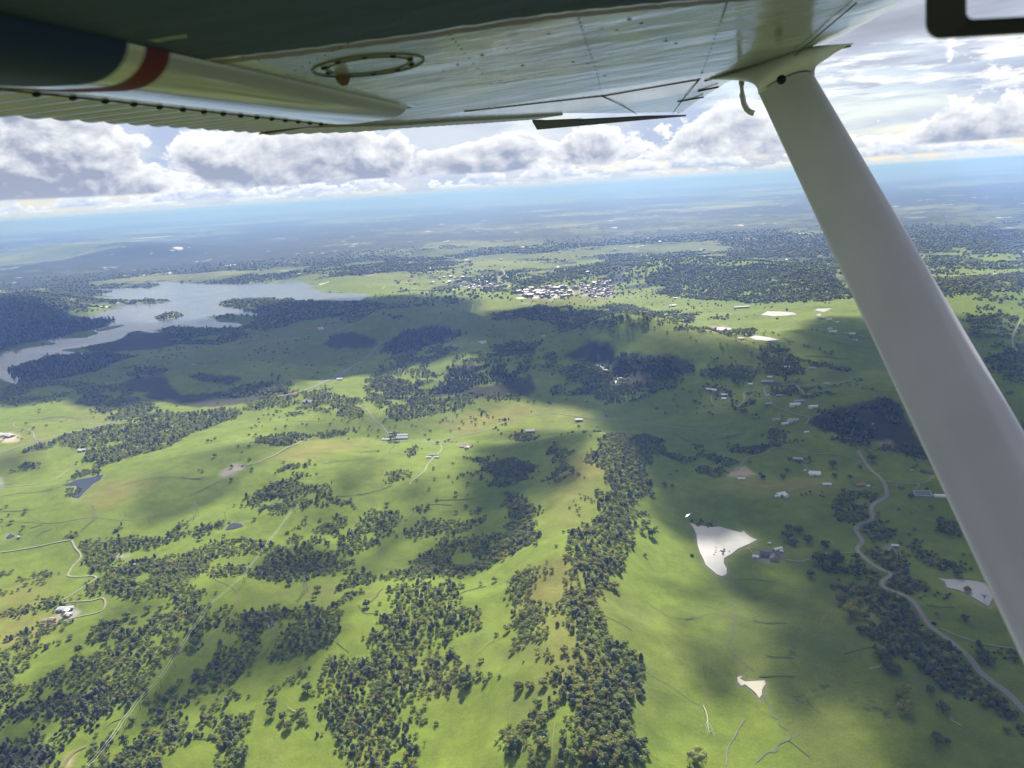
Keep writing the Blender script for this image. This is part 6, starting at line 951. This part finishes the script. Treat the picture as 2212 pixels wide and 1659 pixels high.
dull_dark(P_SKIN); dull_dark(P_FLAP)
# wing skin: closed section, lower surface flat, nose curling up
ss_ = np.concatenate([np.linspace(-0.9, 0.6, 30), np.linspace(0.62, 2.07, 150), np.linspace(2.085, 6.25, 120)]); tt = np.concatenate([np.linspace(0, 0.72, 60), np.linspace(0.73, 1, 26)])
def section(s):
    r, l = float(fREAR(s)), float(fLE(s)); c = l - r; v = r + c * tt
    e = np.clip((tt - 0.70) / 0.30, 0, 1); low = NW + 0.055 * (1 - np.sqrt(np.clip(1 - e ** 2.4, 0, 1))) + 0.0
    topn = NW + 0.055 + 0.115 * np.sqrt(np.clip(1 - tt, 0, 1)) * (0.35 + 0.65 * tt) + 0.01
    vv = np.concatenate([v, v[::-1]]); nn = np.concatenate([low, topn[::-1]]) + float(lift(s)); return np.stack([vv, np.full(len(vv), s), nn], 1)
secs = np.stack([section(s) for s in ss_]); ns, nt_ = secs.shape[:2]; V = secs.reshape(-1, 3)
i = np.arange(ns - 1)[:, None] * nt_; j = np.arange(nt_)[None, :]; j2 = (j + 1) % nt_
Fc = np.stack([i + j, i + nt_ + j, i + nt_ + j2, i + j2], -1).reshape(-1, 4)
g_n = np.interp(V[:, 0], [-0.6, -0.545, -0.455, -0.3, -0.1, 0.04, 0.2, 0.5, 0.7], [1.02, 1.03, 1.065, 1.104, 1.13, 1.187, 1.26, 1.46, 1.6]); dv = V[:, 1] - g_n
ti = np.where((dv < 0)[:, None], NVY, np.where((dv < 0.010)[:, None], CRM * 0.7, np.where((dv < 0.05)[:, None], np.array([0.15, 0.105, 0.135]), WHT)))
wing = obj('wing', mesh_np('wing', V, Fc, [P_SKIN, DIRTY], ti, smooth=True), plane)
def seam(pts_, w=0.004, drop=0.0015):
    m = MB(); P = [skin(*p) - [0, 0, drop] for p in pts_]; Q = []
    for a, b in zip(P[:-1], P[1:]): Q += [a + (b - a) * t for t in np.linspace(0, 1, 8, endpoint=False)]
    m.tube(Q + [P[-1]], w, 4); return m
sm = MB()
for pts_, w in (([(1003, 240), (1308, 206), (1512, 171)], .0015), ([(1300, 207), (1345, 228), (1375, 246)], .002), ([(1510, 172), (1480, 208), (1452, 246)], .002), ([(1464, 219), (1520, 209)], .004), ([(1508, 196), (1552, 187)], .004), ([(1168, 260), (1256, 256)], .005), ([(1700, 133), (1790, 55), (1850, 4)], .0016), ([(1522, 174), (1600, 156), (1690, 133), (1838, 98)], .0022)):
    seam(pts_, w).build('panel_seam', DIRTY, wing, True)
rr = random.Random(3)
def rivets(pts_, n, r=0.0022):
    P = np.array(pts_, float); t = np.linspace(0, 1, n); X_ = np.interp(t, np.linspace(0, 1, len(P)), P[:, 0]); Y_ = np.interp(t, np.linspace(0, 1, len(P)), P[:, 1])
    for a, b in zip(X_, Y_):
        c = skin(a, b); V_, F_ = ICO[1]; sm.add(V_ * np.array([r, r, r * 0.55]) + c, F_)
rivets([(1003, 239), (1308, 204), (1508, 170)], 46, .0026); rivets([(1512, 170), (1530, 120), (1560, 40), (1570, 5)], 26); rivets([(1512, 170), (1452, 246)], 16, .0035); rivets([(1300, 204), (1290, 160), (1270, 100), (1250, 40)], 22); rivets([(620, 160), (760, 90), (900, 20)], 18, .002); rivets([(1060, 180), (1000, 110), (960, 60)], 14, .002); rivets([(250, 60), (420, 100), (560, 130)], 9, .002); pass
for k in range(26):
    c = skin(rr.uniform(950, 1560), rr.uniform(15, 180)); V_, F_ = ICO[1]; r = rr.uniform(.0014, .003); sm.add(V_ * np.array([r * 1.6, r, r * .5]) + c, F_)
sm.build('rivet', DIRTY, wing, True, kind='stuff')
# flap: rounded nose, smooth panel, corrugated rear skin with a scalloped trailing edge
def corr(s, per=0.071): u = (s / per) % 1.0; return 0.0065 * (1 - np.abs(np.sin(np.pi * u)) ** 0.7)
def strip(profile, s0, s1, n, tintf, extra=None):
    S_ = np.linspace(s0, s1, n); k = len(profile(s0) if callable(profile) else profile); V = np.empty((n, k, 3))
    for a, s in enumerate(S_):
        p = profile(s) if callable(profile) else profile
        V[a, :, 0] = p[:, 0]; V[a, :, 1] = s; V[a, :, 2] = p[:, 1]
    i = np.arange(n - 1)[:, None] * k; j = np.arange(k - 1)[None, :]; V = V.reshape(-1, 3)
    return V, np.stack([i + j, i + k + j, i + k + j + 1, i + j + 1], -1).reshape(-1, 4), tintf(V)
def spl(P, n):
    P = np.asarray(P, float); t = np.linspace(0, len(P) - 1, n); return np.stack([np.interp(t, range(len(P)), P[:, 0]), np.interp(t, range(len(P)), P[:, 1])], 1)
a_ = np.linspace(0.15, math.pi * 0.5, 14); nose = np.stack([-0.605 + 0.06 * np.cos(a_), 0.212 - 0.046 * np.sin(a_)], 1)
flap_low = np.vstack([nose, spl([(-0.62, 0.1662), (-0.68, 0.173), (-0.77, 0.190)], 8)])
def ftint(V):
    s = V[:, 1:2]; return np.where(s < 0.875, NVY * 0.8, np.where(s < 0.905, CRM, np.where(s < 0.962, RED, np.where(V[:, :1] < -0.645, np.array([[0.50, 0.52, 0.54]]), np.array([[0.38, 0.355, 0.30]])))))  # rear panel tinted paler and bluer in place of horizon reflection
def flap_prof(s):
    k = float(np.interp(s, [1.1, 1.5, 2.02], [1.0, 0.94, 0.72])); q = flap_low.copy(); w = np.clip((q[:, 0] + 0.74) / 0.10, 0, 1); q[:, 1] = 0.205 + (q[:, 1] - 0.205) * (1 - w + w * k); return q
V1, F1, T1 = strip(flap_prof, -0.9, 2.02, 280, ftint)
top_ = np.array([(-0.77, 0.215), (-0.62, 0.25), (-0.55, 0.225), (-0.5457, 0.205)]); V2, F2, T2 = strip(top_, -0.9, 2.02, 60, ftint)
flap = obj('flap', mesh_np('flap', np.vstack([V1, V2]), np.vstack([F1, F2 + len(V1)]), P_FLAP, np.vstack([T1, T2]), smooth=True), plane)
def fcorr(s):
    v = np.linspace(-0.77, -0.982, 8); low = np.stack([v, 0.1895 + (v + 0.77) * -0.035 + corr(s) * np.linspace(0.55, 1, 8)], 1)
    return np.vstack([low, low[-1] + [0, 0.004], [(-0.78, 0.216)]])
ct = lambda V: np.where(V[:, 1:2] < 0.80, NVY * 0.8, np.where(V[:, 1:2] < 0.9, np.array([[0.30, 0.05, 0.05]]), np.array([[0.30, 0.265, 0.225]]) * (0.92 + 0.16 * rng.random((len(V), 1)))))
V3, F3, T3 = strip(fcorr, -0.9, 2.04, 620, ct); P_COR = paint('corrugated_paint', rough=0.4, namt=0.12)
obj('corrugated_skin', mesh_np('corrugated_skin', V3, F3, P_COR, T3), flap)
m_ = MB(); m_.tube([(-0.7705, s, 0.1885) for s in np.linspace(0.75, 2.03, 30)], 0.0011, 4)
for k in range(11, 29):
    s = k * 0.071; m_.add(ICO[1][0] * np.array([0.007, 0.005, 0.004]) + np.array([-0.772, s, 0.1875]), ICO[1][1])
m_.build('hinge_seam', BLACK, flap)
V4 = np.array([(-0.5, 2.02, 0.215), (-0.70, 2.02, 0.205), (-0.70, 2.09, 0.205), (-0.5, 2.09, 0.215), (-0.5, 2.02, 0.27), (-0.70, 2.02, 0.27), (-0.70, 2.09, 0.27), (-0.5, 2.09, 0.27)])
MB().add(V4, [(0, 1, 2, 3), (4, 7, 6, 5), (0, 4, 5, 1), (1, 5, 6, 2), (2, 6, 7, 3), (3, 7, 4, 0)]).build('gap_shade_block', BLACK, flap)  # black block standing in for the shade in the flap-end gap
# aileron
def acorr(s):
    te = float(fTE(s)); v = np.linspace(te + 0.147, te, 8); z = NW + float(lift(s)) - 0.006
    low = np.stack([v, z + corr(s) * np.linspace(0.4, 1, 8) - 0.004], 1); return np.vstack([[(te + 0.147, z + 0.03)], low, low[-1] + [0, 0.004], [(te + 0.14, z + 0.03)]])
V5, F5, T5 = strip(acorr, 2.042, 4.02, 420, lambda V: np.array([[0.30, 0.265, 0.225]]) * (0.92 + 0.16 * rng.random((len(V), 1))))
obj('aileron', mesh_np('aileron', V5, F5, P_COR, T5), plane)
# dark tip behind the aileron
P_ = [(1150, 262), (1160, 279), (1250, 271), (1360, 261), (1482, 250), (1400, 252), (1250, 260)]
q_ = [skin(x, y) - np.array([0, 0, 0.004]) for x, y in P_]; n_ = len(q_)
MB().add(q_ + [p + np.array([0, 0, 0.012]) for p in q_], [tuple(range(n_)), tuple(range(n_, 2 * n_))[::-1]] + [(k, (k + 1) % n_, n_ + (k + 1) % n_, n_ + k) for k in range(n_)]).build('wing_tip', BLACK, plane)
# access panel with its drain
c_ = np.array([-0.405, 1.30, NW]); ring = MB(); N_ = 48
for r_, w_ in ((0.105, 0.0019), (0.078, 0.0012)): ring.tube([c_ + [r_ * math.cos(2 * math.pi * k / N_) * 0.84, r_ * math.sin(2 * math.pi * k / N_), -0.001] for k in range(N_ + 1)], w_, 5)
pan = ring.build('access_panel', mat('panel_rim', (0.17, 0.165, 0.14), 0.5), wing, True)
for k in range(10):
    m_ = MB(); a = 0.63 * k; m_.add(ICO[1][0] * 0.006 * np.array([1, 1, 0.6]) + c_ + [0.077 * math.cos(a) * .9, 0.092 * math.sin(a), -0.001], ICO[1][1]); m_.build('screw', BLACK, pan)
m_ = MB(); v_ = skin(740, 163); m_.tube([v_ + [0, 0, 0.004], v_ + [0, 0, -0.008], v_ + [0, 0, -0.016]], [0.016, 0.012, 0.006], 8); m_.build('fuel_drain', mat('rusty_brass', (0.13, 0.075, 0.045), 0.6, metal=0.2), wing)
# placards: pale scuffed patches in the navy paint
m_ = MB()
for P in ([(318, 86), (402, 72), (405, 80), (340, 91)],): m_.add([skin(*p) - [0, 0, 0.0004] for p in P], [(0, 1, 2, 3)])
m_.build('scuff_patch', mat('scuffed_paint', (0.20, 0.205, 0.21), 0.6, nscale=60, namt=0.8), wing)
# strut
def edge(t):   # where the two edges of the strut are sighted, and how far away they are
    y = 188 + t * (1720 - 188); yl = y + 16 * (1 - t); yr = y - 20 * (1 - t) - 6
    return (1640 + 0.465 * (yl - 205), yl), (1762 + 0.589 * (yr - 168), yr), 2.38 - 1.52 * t ** 0.9
def sect(L, Rg, th, n=28, up_=None):
    c = (L + Rg) / 2; ch = (Rg - L) / 2; ax = np.cross(ch, up_); ax /= np.linalg.norm(ax); P = []
    for k in range(n):
        a = 2 * math.pi * k / n; x = math.cos(a); yy = math.sin(a) * (0.72 + 0.28 * x) * (1.0 if x > -0.6 else 0.75)
        P.append(c + ch * x + ax * th * yy)
    return P
ts = np.linspace(0.0, 1.0, 40); rings = []
Lt, Rt, _ = edge(0); axis = None; pts_ = []
for t in ts:
    (xl, yl), (xr, yr), d = edge(t); pts_.append((lray(xl, yl) * d * 1.012, lray(xr, yr) * d * 0.985))
axis = (sum(pts_[-1]) - sum(pts_[0])); axis /= np.linalg.norm(axis)
st = MB()
for a, b in pts_: st.V += [tuple(p) for p in sect(a, b, 0.030 * np.linalg.norm(b - a) / 0.17, 28, axis)]
for a in range(len(ts) - 1):
    for k in range(28): st.F.append([a * 28 + k, (a + 1) * 28 + k, (a + 1) * 28 + (k + 1) % 28, a * 28 + (k + 1) % 28]); st.M.append(0)
strut = st.build('wing_strut', P_WHITE, plane, True)
# cuff: flares from the strut head into the wing skin
cu = MB(); L0, R0 = pts_[0]; th0 = 0.0305 * np.linalg.norm(R0 - L0) / 0.17; Lw, Rw = skin(1520, 174), skin(1842, 97); cen0, cenw = (L0 + R0) / 2, skin(1692, 122)
for k, f in enumerate(np.linspace(-0.12, 1, 14)):
    g = max(f, 0) ; e2 = g ** 3.2; base_c = cen0 * (1 - g) + cenw * g + np.array([0, 0, 0.002 * g]); base_c = base_c - axis * 0.10 * min(f, 0) * -1
    half = (R0 - L0) / 2 * (1 - e2) + (Rw - Lw) / 2 * e2; mid = ((L0 + R0) / 2 - cen0) * (1 - e2) + ((Rw + Lw) / 2 - cenw) * e2
    tax = np.cross(half, axis); tax /= np.linalg.norm(tax); sp_x = np.array([0.0, 1, 0]); sp_x = sp_x * np.sign(sp_x @ tax); tx = tax * (1 - e2) + sp_x * e2; tx /= np.linalg.norm(tx)
    for q in range(28):
        a = 2 * math.pi * q / 28; x = math.cos(a); yy = math.sin(a) * (0.72 + 0.28 * x)
        cu.V.append(tuple(base_c + mid + half * 1.02 * x + tx * (th0 * 1.06 * (1 - e2) + 0.085 * e2) * yy))
for a in range(13):
    for q in range(28): cu.F.append([a * 28 + q, a * 28 + (q + 1) % 28, (a + 1) * 28 + (q + 1) % 28, (a + 1) * 28 + q]); cu.M.append(0)
cuff = cu.build('strut_fairing', P_WHITE, plane, True)
m_ = MB(); hd = lray(1688, 172); tq = 2.30; q_ = hd * tq; m_.add(ICO[2][0] * 0.0125 + q_, ICO[2][1]); m_.build('drain_hole', BLACK, cuff, True)
# fuel vent tube behind the strut head
vt = [skin(1601, 70, NW + 0.004), skin(1601, 150, NW - 0.004)] ; d0 = np.linalg.norm(vt[1])
vt = [skin(1602, 158, NW + 0.01)] + [lray(x, y) * 2.62 for x, y in ((1602, 180), (1603, 205), (1607, 224), (1613, 236), (1620, 242), (1629, 245))]
MB().tube(vt, 0.0085, 8).build('fuel_vent_tube', ALU, plane, True)
# dark rounded window frame close to the eye
def rrect(x0, y0, x1, y1, r, n=8):
    P = []
    for cx, cyy, a0 in ((x1 - r, y1 - r, 0), (x0 + r, y1 - r, 90), (x0 + r, y0 + r, 180), (x1 - r, y0 + r, 270)):
        for k in range(n + 1): a = R(a0 + 90 * k / n); P.append((cx + r * math.cos(a), cyy + r * math.sin(a)))
    return P
O_, I_ = rrect(1999, -330, 2700, 86, 34), rrect(2088, -280, 2650, 47, 16); D_ = 0.62; n_ = len(O_)
def sk(x, y, d): y2 = y - 0.055 * (x - 2000) * (1 if y > 0 else 0.3); return lray(x, y2) * d
O0, I0, O1, I1 = [[sk(x, y, d) for x, y in P] for P, d in ((O_, D_), (I_, D_), (O_, D_ + 0.022), (I_, D_ + 0.022))]
fr = MB(); k4 = lambda a, b: [(a * n_ + k, a * n_ + (k + 1) % n_, b * n_ + (k + 1) % n_, b * n_ + k) for k in range(n_)]
fr.add(O0 + I0 + O1 + I1, k4(0, 1) + [f[::-1] for f in k4(2, 3)] + [f[::-1] for f in k4(0, 2)] + k4(1, 3))
wf = fr.build('window_frame', mat('frame_plastic', (0.05, 0.043, 0.042), 0.5), plane); bv = wf.modifiers.new('b', 'BEVEL'); bv.width = 0.003; bv.segments = 3
